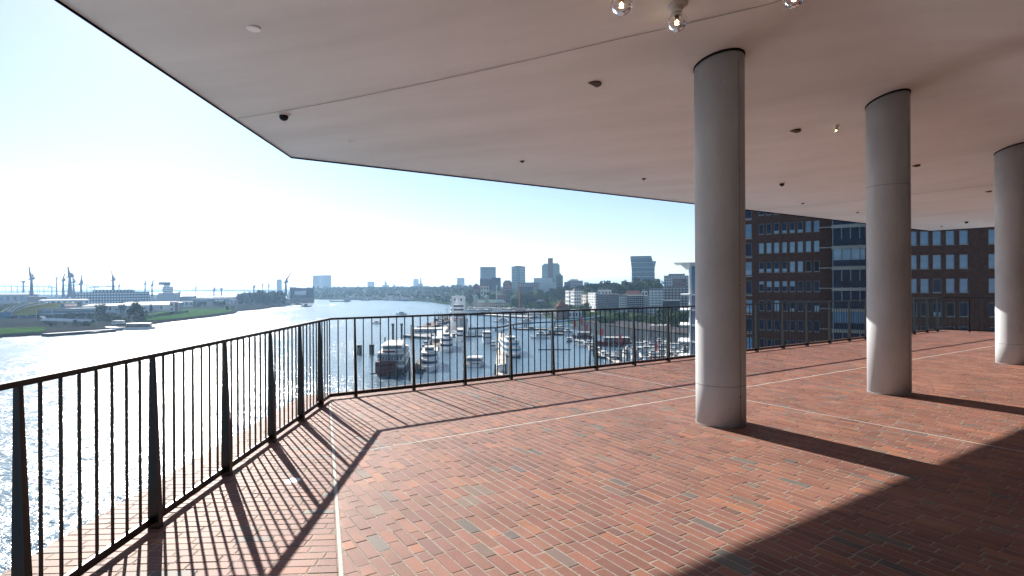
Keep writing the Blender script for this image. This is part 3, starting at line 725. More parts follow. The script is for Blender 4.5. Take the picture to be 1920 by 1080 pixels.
# the middle ground of the north bank: named by colour, form and neighbours
BL = [
 ('brick-red gabled public building between the dark hotel and the round tower', 943, 960, 525.5, 1300, 'redbrown', 'r_red', 3, 3, 20, dict(pitched=7)),
 ('low dark red house left of the dark hotel', 887, 899, 531, 1350, 'brick', 'r_red', 2, 3, 16, dict(pitched=6)),
 ('cream gabled house in front of the dark hotel', 901, 917, 531.5, 1200, 'cream', 'r_red', 3, 3, 16, dict(pitched=6)),
 ('long dark blue-grey office slab right of the round tower', 972, 1000, 537.5, 1250, 'slate', 'r_grey', 3, 7, 16, {}),
 ('long pale grey office block with ribbon windows behind the dark slab', 976, 1012, 530, 1400, 'grey', 'r_grey', 5, 9, 18, {}),
 ('pale glass office block with a curved look below the stepped tower', 1011, 1043, 529.5, 1150, 'pale', 'r_pale', 4, 7, 18, dict(wm='win_pale')),
 ('dark low office block right of the clock tower on the ridge', 1058, 1070, 529, 1250, 'slate', 'r_grey', 3, 3, 16, {}),
 ('pale stepped office block on the ridge left of the leaning towers', 1064, 1093, 526.5, 1350, 'grey', 'r_pale', 3, 7, 18, dict(setback=4)),
 ('small white block at the right end of the ridge offices', 1095, 1104, 529.5, 1300, 'pale', 'r_pale', 2, 2, 14, {}),
 ('long low pale roof behind the hill trees', 1106, 1135, 532, 1300, 'pale', 'r_pale', 0, 2, 14, {}),
 ('white apartment house with loggias left of the tree row', 1066, 1078, 545, 800, 'white', 'r_grey', 4, 3, 16, dict(yaw=R(18), side=2)),
 ('stepped white apartment house with tall windows behind the round brick tower', 1076, 1094, 545.5, 780, 'white', 'r_grey', 5, 4, 15, dict(setback=3, yaw=R(20), side=3)),
 ('cream rendered apartment house with few windows', 1098, 1108, 553, 720, 'cream', 'r_grey', 4, 2, 16, dict(yaw=R(20), side=2)),
 ('bright white gable-end apartment house with square windows', 1116, 1123, 549, 690, 'white', 'r_grey', 7, 1, 24, dict(yaw=R(22), side=4)),
 ('white rooftop storey above the patterned office block', 1121, 1146, 543.5, 720, 'white', 'r_grey', 1, 4, 10, dict(base=-14)),
 ('grey office block with a slanted pattern of windows', 1121.5, 1160, 552, 678, 'grey', 'r_grey', 8, 12, 18, dict(wf=.6, wm='win', stag=1)),
 ('dark glass office block with pale storey frames', 1160, 1176, 554, 640, 'slate', 'r_grey', 8, 4, 18, dict(wm='win_pale', wf=.75, balc=.96)),
 ('dark office block with small bright windows', 1176, 1208, 555, 630, 'dark', 'r_grey', 8, 9, 18, dict(wm='win_pale', wf=.55, hf=.5)),
 ('narrow grey stairwell block between two dark office blocks', 1208, 1217, 556, 620, 'grey', 'r_grey', 8, 2, 16, dict(wm='win_pale')),
 ('dark glass office block with long white balconies', 1217, 1243, 541.5, 600, 'slate', 'r_grey', 10, 4, 18, dict(wm='win_pale', wf=.8, balc=1.0)),
 ('brown brick office block with pale window bays', 1243, 1291, 538, 640, 'brown', 'r_grey', 8, 8, 18, dict(wm='win_pale', wf=.6)),
 ('dark navy glass block in front of the brown brick offices', 1243, 1274, 564, 560, 'dark', 'r_grey', 6, 6, 16, dict(wm='win')),
 ('red-brown rooftop block at the right end of the ridge', 1262, 1287, 523, 900, 'brick', 'r_grey', 3, 5, 14, {}),
 ('pale hospital-like block on the ridge behind the red-brown rooftop block', 1246, 1300, 517, 1100, 'pale', 'r_grey', 5, 12, 18, dict(setback=4)),
 ('red-roofed house on the hill behind the patterned office block', 1172, 1202, 545, 760, 'sand', 'r_red', 1, 6, 12, dict(pitched=4)),
 ('small white house with a turret on the hill', 1203, 1214, 541.5, 760, 'white', 'r_grey', 2, 2, 10, dict(pitched=3)),
 ('sandstone station building with a long roof by the landing stages', 886, 948, 562, 1000, 'sand', 'r_green', 2, 16, 18, dict(pitched=5)),
 ('dark brick warehouse behind the station building', 932, 948, 553, 1080, 'brick', 'r_grey', 3, 4, 18, {}),
 ('slate grey office block beside the station building', 948, 957, 543, 1080, 'slate', 'r_grey', 5, 2, 14, {}),
 ('low dark pavilion among the trees', 1007, 1022, 561.5, 900, 'dark', 'r_grey', 1, 3, 10, dict(pitched=3)),
 ('white low terminal hall right of the station building', 957, 966, 566, 960, 'pale', 'r_grey', 3, 2, 14, {}),
 ('long pale quayside hall left of the round brick tower', 985, 1040, 581, 760, 'sand', 'r_grey', 1, 12, 12, {}),
 ('white shed beside the round brick tower', 1066, 1090, 580, 640, 'white', 'r_pale', 1, 4, 10, dict(pitched=2)),
]
for l, x0, x1, yt, Y, wc, rc, nr, nc, dp, kw in BL: bld(l, x0, x1, yt, Y, wc, rc, nr, nc, dp, **kw)
# white balconies on the long-balcony block
# houses among the trees on the far bank
rnd = random.Random(12)
hw = [('white', 'r_red', 'white house with a red roof'), ('cream', 'r_grey', 'cream house with a grey roof'), ('pale', 'r_pale', 'pale house with a flat roof'), ('white', 'r_grey', 'white house with a grey roof')]
for i in range(44):
    x = 625+i*5.9+rnd.uniform(-2, 2); d = rnd.choice([20, 45, 120, 260, 420]); Y = shoreY(x)+d; wpx = rnd.uniform(4, 9)
    wc, rc, l = hw[i % 4]; z = hillz(x, Y); yt_z = z+rnd.uniform(6, 11)
    yt = 540-VH-(yt_z-EYE)/Y*F-(x-960)*math.sin(ROLL)
    bld(l+(' at the water on the far bank' if d < 60 else ' among the trees on the far bank'), x-wpx/2, x+wpx/2, yt, Y, wc, rc, 1, 2, 10, name='house', cat='house', group=l+(' at the water' if d < 60 else ' among trees'), pitched=3)
# round brick tower with a conical roof
p = P(1053, 640, hillz(1053, 640)-.5); q_ = px2m(1, 640); Z = lambda y: at(1053, y, 640).z-p.z
t = thing('brick_tower', 'round brick tower with a cone-shaped red roof on the quay', 'tower', tuple(p), face_cam(p))
part(t, 'wall', 'w_brown', lambda m: m.lathe([(12*q_, -2), (11.5*q_, Z(577.5))], (0, 12*q_, 0), 20), True)
part(t, 'roof', 'r_red', lambda m: m.lathe([(13.5*q_, Z(577.5)), (9*q_, Z(572)), (2.2*q_, Z(564.5)), (2.2*q_, Z(563)), (0, Z(561))], (0, 12*q_, 0), 20), True)
for a in range(5): 
    an = R(-90+(a-2)*26); link('window', win_mesh(1.6*q_, 4*q_, 'win'), t, (math.cos(an)*11.8*q_, 12*q_+math.sin(an)*11.8*q_, Z(585)), an+R(90))
for x, l in ((892, 'left'), (913, 'right')):
    p = P(x, 985, hillz(x, 985)-1); q_ = px2m(1, 985); Z = lambda y: at(x, y, 985).z-p.z
    t = thing('domed_pavilion', 'pale pavilion with a green dome on the station roof line, the %s one' % l, 'pavilion', tuple(p), face_cam(p), 'green-domed pavilions')
    part(t, 'wall', 'w_sand', lambda m: m.box2(-4.5*q_, 4.5*q_, -3, 6, -1, Z(557.5)))
    part(t, 'dome', 'r_green', lambda m: m.lathe([(4.3*q_*math.cos(R(a)), Z(557.5)+(Z(553)-Z(557.5))*math.sin(R(a))) for a in range(0, 91, 15)], (0, 1.5, 0), 16), True)
# tree groups on the north bank
def trees(n, xa, xb, Ya, Yb, hm, label, group, seed, kinds=None, wide=1.05):
    rnd = random.Random(seed)
    for i in range(n):
        x = xa+(xb-xa)*(i+.5)/n+rnd.uniform(-2.5, 2.5); Y = rnd.uniform(Ya, Yb); 
        tree(P(x, Y, hillz(x, Y)-.3), hm*rnd.uniform(.8, 1.15), label, rnd.choice(kinds or [0,1,2,3]), group, wide)
trees(34, 1112, 1238, 800, 960, 21, 'dense green tree on the hill below the leaning glass towers', 'trees on the hill below the leaning towers', 21)
trees(26, 960, 1068, 900, 1080, 17, 'green tree on the slope behind the quay, left of the white houses', 'trees on the slope behind the quay', 22)
trees(16, 876, 960, 1080, 1200, 14, 'small green tree between the old houses below the dark hotel', 'trees below the dark hotel', 23)
trees(7, 974, 1030, 830, 860, 11, 'light green street tree beside the low quayside hall', 'street trees by the quayside hall', 24, [5,6])
trees(6, 1066, 1100, 640, 690, 13, 'leafy tree beside the round brick tower', 'trees beside the round brick tower', 25, [1,6])
trees(16, 1120, 1240, 490, 545, 9, 'young street tree on the promenade in front of the offices', 'street trees on the promenade', 26, [5,1,6])
trees(16, 1238, 1400, 440, 530, 13, 'dark tree behind the promenade near the nearest column', 'dark trees behind the promenade', 27, [0,3])
trees(10, 1064, 1112, 1000, 1100, 13, 'tree on the ridge between the offices', 'trees on the ridge', 28)

LSB = [('cream ticket hall with a red roof on the landing stage', 'cream', 'r_red', 2), ('white pavilion with a flat roof on the landing stage', 'white', 'r_pale', 1), ('brown timber kiosk row on the landing stage', 'brown', 'r_grey', 1), ('sand-coloured hall with a grey roof on the landing stage', 'sand', 'r_grey', 2), ('pale glass waiting hall on the landing stage', 'pale', 'r_pale', 1), ('dark slate cafe on the landing stage', 'slate', 'r_grey', 1)]
rq = random.Random(19)
for i in range(15):
    x = 872+i*9.2; Yl = 905-i*10+rq.uniform(-12, 12); l, wc, rc, nr = LSB[(i*5+i//6) % 6]
    bld(l+[', at the cargo ship end', ', in the middle', ', at the orange crane end'][min(2, i//5)], x-4.2, x+rq.uniform(2.5, 4.6), 0, Yl, wc, rc, nr, 4, 10, base=WZ+1.8, name='landing_building', cat='building', group=l+' '+'abc'[min(2, i//5)], pitched=1.5) if False else None
    Hh = rq.uniform(5, 9); ytp = 540-VH-((WZ+1.8+Hh)-EYE)/Yl*F-(x-960)*math.sin(ROLL)
    bld(l+[', at the cargo ship end', ', in the middle', ', at the orange crane end'][min(2, i//5)], x-4.2, x+rq.uniform(2.5, 4.6), ytp, Yl, wc, rc, nr, 4, 10, base=WZ+1.8, name='landing_building', cat='building', group=l+[' cargo ship end', ' middle', ' orange crane end'][min(2, i//5)], pitched=1.8)
for i in range(9):
    x = 1001+i*6.6; Yl = 790-i*17; l, wc, rc, nr = [('low white quay shed behind the footbridge', 'white', 'r_pale', 1), ('low brown quay shed behind the footbridge', 'brown', 'r_grey', 1), ('low cream quay house behind the footbridge', 'cream', 'r_red', 1)][i % 3]
    zb = hillz(x, Yl); ytp = 540-VH-((zb+rq.uniform(4, 7))-EYE)/Yl*F-(x-960)*math.sin(ROLL)
    bld(l, x-3, x+2.6, ytp, Yl, wc, rc, nr, 3, 8, name='quay_shed', cat='shed', group=l+'s', pitched=1.5)
M['hull_white'] = mat('white_hull', (.74,.74,.73), .35, var=.06, scale=.3); M['hull_blue'] = mat('navy_hull', (.02,.03,.06), .35); M['hull_grey'] = mat('grey_hull', (.40,.42,.44), .4, var=.1, scale=.2); M['hull_red'] = mat('dark_red_paint', (.085,.010,.013), .45, var=.2, scale=.4); M['hull_green'] = mat('green_hull', (.04,.08,.07), .4)
# ------------------------------------------------------------------ south bank: sheds, theatre, shipyard
def lb(*a, **k): k.setdefault('base', LZ); return bld(*a, **k)
lb('long dark red-brown office building with rows of bright windows and a raised centre', 156, 270, 548, 1420, 'slate', 'r_grey', 4, 26, 22, wm='win_pale', wf=.6, hf=.5, setback=0, name='office_building')
bld('flat upper storey over the middle of the long dark office building', 182, 246, 543.5, 1425, 'dark', 'r_grey', 1, 12, 18, base=at(200, 548, 1420).z, wm='win_pale', name='upper_storey')
lb('pale grey warehouse with a cream roof behind the riverside trees', 173, 318, 569, 890, 'pale', 'r_pale', 1, 9, 40, wf=.2, hf=.5, pitched=3, name='warehouse', cat='warehouse')
lb('low grey warehouse roof stepping up behind the pale warehouse', 240, 335, 566, 980, 'grey', 'r_pale', 0, 4, 40, pitched=2, name='warehouse', cat='warehouse')
lb('pink-roofed low shed between two dark trees', 122, 150, 571, 1050, 'sand', 'r_red', 1, 5, 20, pitched=3, name='shed', cat='shed')
lb('low white workshop with a dark door at the end of the warehouse', 319, 333, 566.5, 880, 'white', 'r_grey', 2, 2, 20, name='workshop')
lb('narrow rust-red sign pylon at the end of the warehouse', 328, 333, 568, 865, 'redbrown', 'r_red', 0, 1, 3, name='pylon', cat='pylon')
lb('small white box building behind the meadow', 340, 360, 565.5, 1150, 'white', 'r_pale', 1, 3, 14, name='shed', cat='shed')
lb('small pale house with a bright red stack beside it', 432, 458, 562, 1350, 'pale', 'r_grey', 2, 4, 14, name='house', cat='house')
lb('red container stack in front of the small pale house', 433, 445, 569, 1330, 'red', 'r_red', 0, 2, 8, name='container_stack', cat='containers')
lb('low pale shed by the end of the meadow', 459, 467, 569.5, 1340, 'white', 'r_grey', 1, 2, 10, name='shed', cat='shed')
lb('dark low hall left of the basin', 338, 366, 555.5, 1700, 'slate', 'r_grey', 0, 3, 20, name='hall', cat='hall')
lb('long brown-roofed shipyard hall behind the theatre', -40, 57, 549, 1500, 'grey', 'r_grey', 1, 10, 40, pitched=5, wf=.4, name='shipyard_hall', cat='hall')
lb('dark brown hall block below the first tower crane', 57, 83, 556.5, 1380, 'brown', 'r_grey', 0, 4, 30, name='shipyard_hall', cat='hall')
lb('pale shed row between the dark hall and the office building', 84, 158, 561, 1300, 'white', 'r_pale', 1, 9, 20, pitched=2, name='shed', cat='shed')
lb('dark low shipyard hall right of the long office building', 298, 335, 552, 1650, 'slate', 'r_grey', 0, 4, 30, name='shipyard_hall', cat='hall')
lb('long low building on the far side of the basin', 366, 432, 560, 1600, 'slate', 'r_pale', 1, 9, 14, hf=.35, name='shed', cat='shed')
lb('grey wharf house left of the wood', 405, 418, 563, 1450, 'pale', 'r_grey', 1, 2, 12, name='house', cat='house')
# the musical theatre: yellow shell, white ribs, glass foyer
M['yellow'] = mat('yellow_membrane', (.62,.56,.12), .5, var=.2, scale=.1, col2=(.62,.50,.06)); M['membrane'] = mat('white_membrane', (.60,.60,.57), .5, var=.1, scale=.1)
M['tealroof'] = mat('grey_green_shell', (.24,.32,.27), .5, var=.2, scale=.08); M['foyer'] = mat('foyer_glass', (.10,.17,.22), .12, spec=.8)
p = P(64, 745, LZ); q_ = px2m(1, 745); Z = lambda y: at(64, y, 745).z-p.z
t = thing('theatre', 'waterside theatre with a yellow curved shell roof, white ribs and a glass foyer', 'theatre', tuple(p), face_cam(p))
def shell(m, x0, x1, zt, y0, y1, lean, n=14, th=.5):
    for th_ in (0,):
        rings = []
        for i in range(n+1):
            k = i/n; a = math.pi*.5*k; xx = x0+(x1-x0)*(1-math.cos(a)); zz = zt*math.sin(a)
            rings.append([(xx, y0, zz), (xx+lean, y1, zz*.96), (xx+lean, y1, zz*.96-th), (xx, y0, zz-th)])
        m.loft(rings)
part(t, 'yellow_shell', 'yellow', lambda m: shell(m, -34*q_, 44*q_, Z(568.5), -4, 26, 12), True)
part(t, 'green_shell', 'tealroof', lambda m: shell(m, -62*q_, -10*q_, Z(567.5), 8, 36, 8), True)
part(t, 'green_shell', 'tealroof', lambda m: shell(m, -92*q_, -40*q_, Z(568), 14, 44, 8), True)
for k, (xa, xb, zt, y0) in enumerate(((-37, 14, 566.5, -5), (-66, -26, 566, 6), (-98, -56, 567, 12))): part(t, 'white_rib', 'membrane', lambda m: shell(m, xa*q_, xb*q_, Z(zt), y0, y0+5, 4, th=1.0), True)
part(t, 'yellow_gable', 'yellow', lambda m: m.add([(-30*q_+j*q_*3.5, 2, 0) for j in range(20)]+[(-30*q_+j*q_*3.5, 2, max(.2, Z(570)*math.sin(math.acos(max(0, 1-(j*3.5+2)/76))))) for j in range(20)], [(j, j+1, 21+j, 20+j) for j in range(19)]))
part(t, 'curved_hall', 'w_blue', lambda m: m.loft([[(-75*q_, y, z), (-32*q_, y, z), (-32*q_-e, y+e, z) , (-75*q_, y+e, z)] for y, z, e in ((-9, 0, 3), (-11, Z(592), 4), (-9, Z(586), 4), (-4, Z(583.5), 3))]))
part(t, 'foyer', 'foyer', lambda m: m.prism([(6*q_, -6), (16*q_, -10), (60*q_, -13), (104*q_, -12), (106*q_, 6), (8*q_, 8)], 3.2, Z(580.5)))
part(t, 'foyer_roof', 'w_pale', lambda m: m.prism([(5*q_, -7), (16*q_, -11), (60*q_, -14), (105*q_, -13), (107*q_, 7), (7*q_, 9)], Z(580.5), Z(579.5)))
for i in range(3): part(t, 'floor_band', 'w_pale', lambda m: m.prism([(8*q_, -6.5), (16*q_, -10.4), (60*q_, -13.4), (104*q_, -12.4), (104*q_, -12), (60*q_, -13), (16*q_, -10), (8*q_, -6)], 4+i*4.2, 4.8+i*4.2))
part(t, 'arcade', 'w_dark', lambda m: m.box2(-75*q_, 104*q_, -3, 6, -1, 3.2)); 
for i in range(14): part(t, 'arcade_post', 'w_pale', lambda m: m.bar(((-72+i*12.5)*q_, -8.5, -.5), ((-72+i*12.5)*q_, -8.5, 3.3), .3))
# two tall masts and the long white landing roof
for x, l in ((68, 'left'), (97, 'right')):
    p = P(x, 700, LZ); o = MB(); o.bar((0,0,0), (0,0,at(x, 578, 700).z-p.z), .35, .18); o.bar((-1.2,0,at(x, 580, 700).z-p.z), (1.2,0,at(x, 580, 700).z-p.z), .12)
    tag(link('flag_mast', o.mesh('flag_mast', M['w_white']), None, p), 'tall thin white mast in front of the theatre foyer, the %s one' % l, 'mast', 'masts before the theatre')
a, b = P(84, 560, LZ), P(171, 610, LZ)
t = thing('landing_roof', 'long white slanted roof over the theatre landing stage', 'pier roof', tuple(a)); d = b-a
part(t, 'roof', 'hull_white', lambda m: m.loft([[(0,-6,6.2), (0,6,7.4), (0,6,8.2), (0,-6,7.0)], [(d.x*.5,d.y*.5-6,3.8), (d.x*.5,d.y*.5+6,5.0), (d.x*.5,d.y*.5+6,5.8), (d.x*.5,d.y*.5-6,4.6)], [(d.x,d.y-6,1.6), (d.x,d.y+6,2.8), (d.x,d.y+6,3.6), (d.x,d.y-6,2.4)]]))
part(t, 'upturned_tip', 'membrane', lambda m: m.loft([[(0,-2.5,7.2), (0,2.5,7.4), (0,2.5,7.9), (0,-2.5,7.7)], [(-3,-2.5,10.2), (-3,2.5,10.4), (-3.2,2.5,10.7), (-3.2,-2.5,10.5)]]))
for k in (.12, .75, .86): part(t, 'support', 'w_dark', lambda m: m.box((d.x*k, d.y*k, 0), (1.6, 1.6, 8-k*5)))
def pontoon(label, p0, p1, wd, h, m='w_grey', top='r_pale', name='pontoon', group=None, rails=True, z=WZ):
    d = p1-p0; L = flat(d).length; t = thing(name, label, 'pontoon', (p0.x, p0.y, z), math.atan2(d.y, d.x), group)
    part(t, 'hull', m, lambda b: b.box2(0, L, -wd/2, wd/2, -.4, h)); part(t, 'deck', top, lambda b: b.box2(-.1, L+.1, -wd/2-.1, wd/2+.1, h, h+.15))
    if rails: part(t, 'fender', 'w_dark', lambda b: [b.box((x, s*(wd/2+.25), h*.5), (.8, .3, h)) for s in (-1, 1) for x in [L*(i+.5)/max(2, int(L/6)) for i in range(max(2, int(L/6)))]])
    return t
pontoon('dark landing pontoon under the white slanted roof', W(84, 631), W(212, 622), 10, 2.2, 'w_dark', 'r_grey')
pontoon('dark floating jetty reaching right from the theatre landing', W(170, 626), W(268, 613), 7, 1.6, 'w_slate', 'r_pale')
# trees of the south bank
for i, (x, yb, h, k, l) in enumerate([(189,597,17,0,'big dark round tree in front of the pale warehouse'), (228,590,14,0,'dark tree left of the biggest riverside tree'), (257,606,21,0,'biggest dark riverside tree on the south bank'),
    (117,582,13,4,'slim dark tree left of the pink-roofed shed'), (149,580,15,4,'slim dark tree right of the pink-roofed shed'), (190,579,13,4,'slim dark tree behind the warehouse roof'), (229,577,14,4,'slim dark tree above the warehouse, in the middle'), (268,580,15,4,'slim dark tree above the warehouse, to the right'), (283,586,13,7,'slim tree before the warehouse wall'),
    (205,603,8,1,'low tree at the water below the warehouse'), (213,598,8,1,'low bushy tree beside the moored ferry'), (170,601,9,1,'small tree right of the glass foyer')]):
    p = gp(x, yb, LZ); tree(Vector((p.x, p.y, LZ)), h, l, k, 'trees on the south bank', 1.0 if k not in (4, 7) else .9)
rb = random.Random(5)
for i in range(26):
    p = gp(88+i*7.2+rb.uniform(-3, 3), rb.uniform(597, 612), LZ); tree(p, rb.uniform(4, 9), 'dark shrub on the quay between the theatre and the warehouse', rb.choice([0,1,3]), 'shrubs on the quay before the warehouse', 1.3, 'bush')
for i in range(16):
    p = gp(272+i*5.2, 598-i*.75, LZ+.6); tree(p, 4.6+random.uniform(-.8, .8), 'round bush in the row along the riverside meadow', random.choice([1,2,6]), 'bushes along the meadow', 1.2, 'bush')
for i, (x, y) in enumerate([(366,577), (374,577), (383,576), (404,575), (412,576), (420,575), (426,583), (437,582)]):
    p = gp(x, y, LZ); tree(p, 11 if i < 6 else 7, 'dark tree behind the riverside meadow', random.choice([0,1,3]), 'trees behind the meadow')
rnd = random.Random(31)
for i in range(30):
    x = 452+i*2.7+rnd.uniform(-2, 2); Y = rnd.uniform(1190, 1500); tree(P(x, Y, LZ), rnd.uniform(20, 31), 'tall green tree in the wood on the tip of the south bank', rnd.choice([0,1,3,6]), 'wood on the tip of the south bank', .8)
M['timber'] = mat('dark_timber', (.045,.037,.03), .85, var=.3, scale=2)
# ------------------------------------------------------------------ cranes
M['crane_blue'] = mat('crane_blue_grey', (.035,.06,.11), .6); M['crane_pale'] = mat('crane_pale', (.45,.47,.50), .6); M['crane_orange'] = mat('crane_orange', (.50,.22,.06), .6); M['crane_dark'] = mat('crane_dark', (.05,.06,.08), .6)
def lattice(m, a, b, w_, n, r):
    a = Vector(a); b = Vector(b); d = (b-a); s = Vector((0, w_/2, 0)); u = d.normalized().cross(Vector((0,1,0))).normalized()*w_/2
    cs = [(a+s+u, b+s+u*.4), (a-s+u, b-s+u*.4), (a+s-u, b+s-u*.4), (a-s-u, b-s-u*.4)]
    for p0, p1 in cs: m.bar(p0, p1, r, r*.8, 4)
    for i in range(n):
        k0, k1 = i/n, (i+1)/n
        for i0, i1 in ((0,2), (3,1), (2,1), (0,3)):
            m.bar(cs[i0][0].lerp(cs[i0][1], k0), cs[i1][0].lerp(cs[i1][1], k1), r*.6, r*.6, 3, 0, False)
def jib_crane(x, Y, ybase, ybody, ytip, dxtip, label, m='crane_blue', fat=1.0, group=None, hook=True):
    p = P(x, Y, LZ); Z = lambda y: at(x, y, Y).z-p.z; q_ = px2m(1, Y); h = Z(ybody); w_ = 3.9*q_*fat; fat *= 2.0; z0 = max(0, Z(ybase))
    t = thing('harbour_crane', label, 'crane', tuple(p), face_cam(p), group)
    leg_z = max(8, h*.25)
    for sx in (-1, 1):
        for sy in (-1, 1): part(t, 'portal_leg', m, lambda b: b.bar((sx*w_*1.2, sy*w_*1.2, -1), (sx*w_*.6, sy*w_*.6, leg_z), .9*fat, .9*fat, 4))
    part(t, 'portal_beam', m, lambda b: b.box((0,0,leg_z), (w_*2, w_*2, 2)))
    part(t, 'tower', m, lambda b: (b.bar((0,0,leg_z), (0,0,h), w_*.72, w_*.42, 6), lattice(b, (0,0,leg_z), (0,0,h), w_*1.5, 5, .6)))
    part(t, 'machine_house', m, lambda b: (b.box((w_*.25, 0, h+1.8*q_), (w_*1.5, w_*1.1, 4.4*q_)), b.box((w_*.95, 0, h+1.6*q_), (w_*.6, w_*.9, 2.4*q_))))
    part(t, 'cab', 'crane_dark', lambda b: b.box((-w_*.8, 0, h+.2*q_), (w_*.6, w_*.6, 2.2*q_)))
    part(t, 'jib', m, lambda b: (lattice(b, (-w_*.2, 0, h+2*q_), (dxtip*q_, 0, Z(ytip)), w_*.55, 8, .42*fat), b.bar((-w_*.1, 0, h+2*q_), (dxtip*q_*.9, 0, h+(Z(ytip)-h)*.9), 1.3*fat, .6*fat, 4)))
    part(t, 'mast_head', m, lambda b: (b.bar((w_*.6, 0, h+3*q_), (w_*.15, 0, h+(Z(ytip)-h)*.45), .7*fat, .5*fat, 4), b.bar((w_*1.4, 0, h+3*q_), (w_*.15, 0, h+(Z(ytip)-h)*.45), .4*fat, .4*fat, 4)))
    if hook: part(t, 'hoist_rope', 'crane_dark', lambda b: (b.bar((dxtip*q_, 0, Z(ytip)), (dxtip*q_, 0, h+2*q_), .16, .16, 3), b.box((dxtip*q_, 0, h+1.5*q_), (1.2, 1.2, 2))))
    return t
jib_crane(59, 1480, 562, 524, 500, -3.5, 'heavy blue-grey tower crane with a raised jib behind the theatre, leftmost of the tall cranes', fat=1.1)
jib_crane(131, 1500, 564, 520, 500, -2.5, 'heaviest blue-grey tower crane with the tallest raised jib, left of the long office building', fat=1.35)
jib_crane(118.5, 1560, 562, 527, 512, 2.5, 'slimmer harbour crane just left of the heaviest crane', fat=.75, group='slim cranes by the heaviest crane')
jib_crane(138, 1620, 562, 530, 512, -1.5, 'slimmer harbour crane half behind the heaviest crane', fat=.7, group='slim cranes by the heaviest crane')
jib_crane(152, 1600, 560, 532, 511, 2, 'slim harbour crane with a steep jib right of the heaviest crane', fat=.75)
jib_crane(212, 1560, 548, 526, 507, -2, 'blue-grey tower crane rising behind the long office building', fat=.85)
jib_crane(106, 1750, 555, 524, 490, -10, 'very thin pale crane with the longest leaning jib between the tall cranes', 'crane_pale', .4)
jib_crane(44, 1700, 555, 530, 527, -9, 'low harbour crane with a jib reaching left, beside the leftmost tall crane', fat=.5)
jib_crane(223, 1800, 550, 538, 530, 1.5, 'tiny pale crane right of the tower crane behind the office building', 'crane_pale', .4)
jib_crane(272, 1700, 552, 533, 521, 1, 'thin pale crane left of the moored grey ship, the shorter of two', 'crane_pale', .5)
jib_crane(285, 1650, 556, 536, 512, 7, 'thin crane with a long jib leaning right toward the moored grey ship', fat=.5)
jib_crane(401, 2200, 552, 544, 537, 2, 'tiny crane beside the far basin, left of two', fat=.5, group='tiny cranes by the basin')
jib_crane(415, 2250, 552, 544, 540, -2, 'tiny crane beside the far basin, right of two', fat=.5, group='tiny cranes by the basin')
jib_crane(367, 2200, 555, 542, 524, 2, 'tiny pale thin crane at the left end of the basin', 'crane_pale', .3)
jib_crane(476, 2000, 552, 539, 534, 1, 'small dark crane rising over the wood on the tip', fat=.6)
jib_crane(492, 2050, 552, 536, 521, 7, 'thin pale crane over the wood with a jib leaning right', 'crane_pale', .35)
jib_crane(504, 2050, 552, 538, 521, -1, 'thin pale crane over the wood, rightmost of the pair', 'crane_pale', .35)
jib_crane(536, 1780, 574, 530, 511, 9, 'dark blue crane with a bent double jib left of the floating dock', fat=.9)
p_ = P(536, 1780, LZ)
def gantry(x0, x1, ytop, Y, label, group, boom=None, m='crane_blue', name='gantry_crane'):
    xm = (x0+x1)/2; p = P(xm, Y, LZ+.3); Z = lambda y: at(xm, y, Y).z-p.z; w_ = px2m(x1-x0, Y); h = Z(ytop); r = max(.7, Y*.00045)
    t = thing(name, label, 'crane', tuple(p), face_cam(p), group)
    for sx in (-1, 1):
        for y_ in (-8, 8): part(t, 'leg', m, lambda b: b.box((sx*w_/2, y_, h/2), (r*1.6, r*1.6, h)))
    part(t, 'girder', m, lambda b: b.box((0,0,h), (w_*1.25, 4, r*2.6)))
    part(t, 'trolley_house', m, lambda b: b.box((w_*.2,0,h+r*2.2), (w_*.22, 4, r*2.4)))
    if boom: part(t, 'boom', m, lambda b: (b.bar((-w_*.5,0,h), (-w_*.5+px2m(boom[0],Y),0,Z(boom[1])), r, r*.6, 4), b.bar((w_*.1,0,h), (-w_*.5+px2m(boom[0],Y),0,Z(boom[1])), r*.4, r*.4, 4)))
for i, (x, bx, by) in enumerate([(4, 0, 529), (16, 3, 530), (27, 1, 528), (38, 3, 530), (47, 1, 531), (68, 3, 528.5), (76, 2, 530), (90, 4, 533)]):
    gantry(x-4.5, x+4.5, 537, 3300, 'faded container gantry crane on the horizon at the far left', 'container cranes on the far left horizon', (bx, by))
for i, x in enumerate((168, 174, 182, 94, 101)): gantry(x-3, x+3, 539.5, 3100, 'tiny faded gantry crane on the horizon behind the shipyard', 'tiny gantries behind the shipyard', (2, 533))
gantry(181, 211, 537, 1900, 'wide portal gantry behind the long office building', None, None); gantry(128, 158, 534.5, 1720, 'wide portal gantry beside the heaviest crane', None, None)
# construction cranes on the north bank
def tower_crane(x, ytop, Y, m, label, arm):
    z0 = hillz(x, Y); p = P(x, Y, z0); h = at(x, ytop, Y).z-z0; q_ = px2m(1, Y)
    t = thing('tower_crane', label, 'crane', tuple(p), face_cam(p))
    part(t, 'mast', m, lambda b: (lattice(b, (0,0,0), (0,0,h), 2.6*q_, 12, .28), b.bar((0,0,0), (0,0,h), .7, .7, 4)))
    part(t, 'jib', m, lambda b: lattice(b, (-arm*.3*q_,0,h-2), (arm*q_,0,h-2), 1.4*q_, 6, .18)); part(t, 'cab', m, lambda b: b.box((0,-1,h-3), (2, 2, 2.4)))
tower_crane(931, 534, 1010, 'crane_pale', 'pale tall scaffold-like mast by the landing stages', 3)
tower_crane(973.5, 528.5, 900, 'crane_orange', 'orange tower crane mast right of the station building', 3)
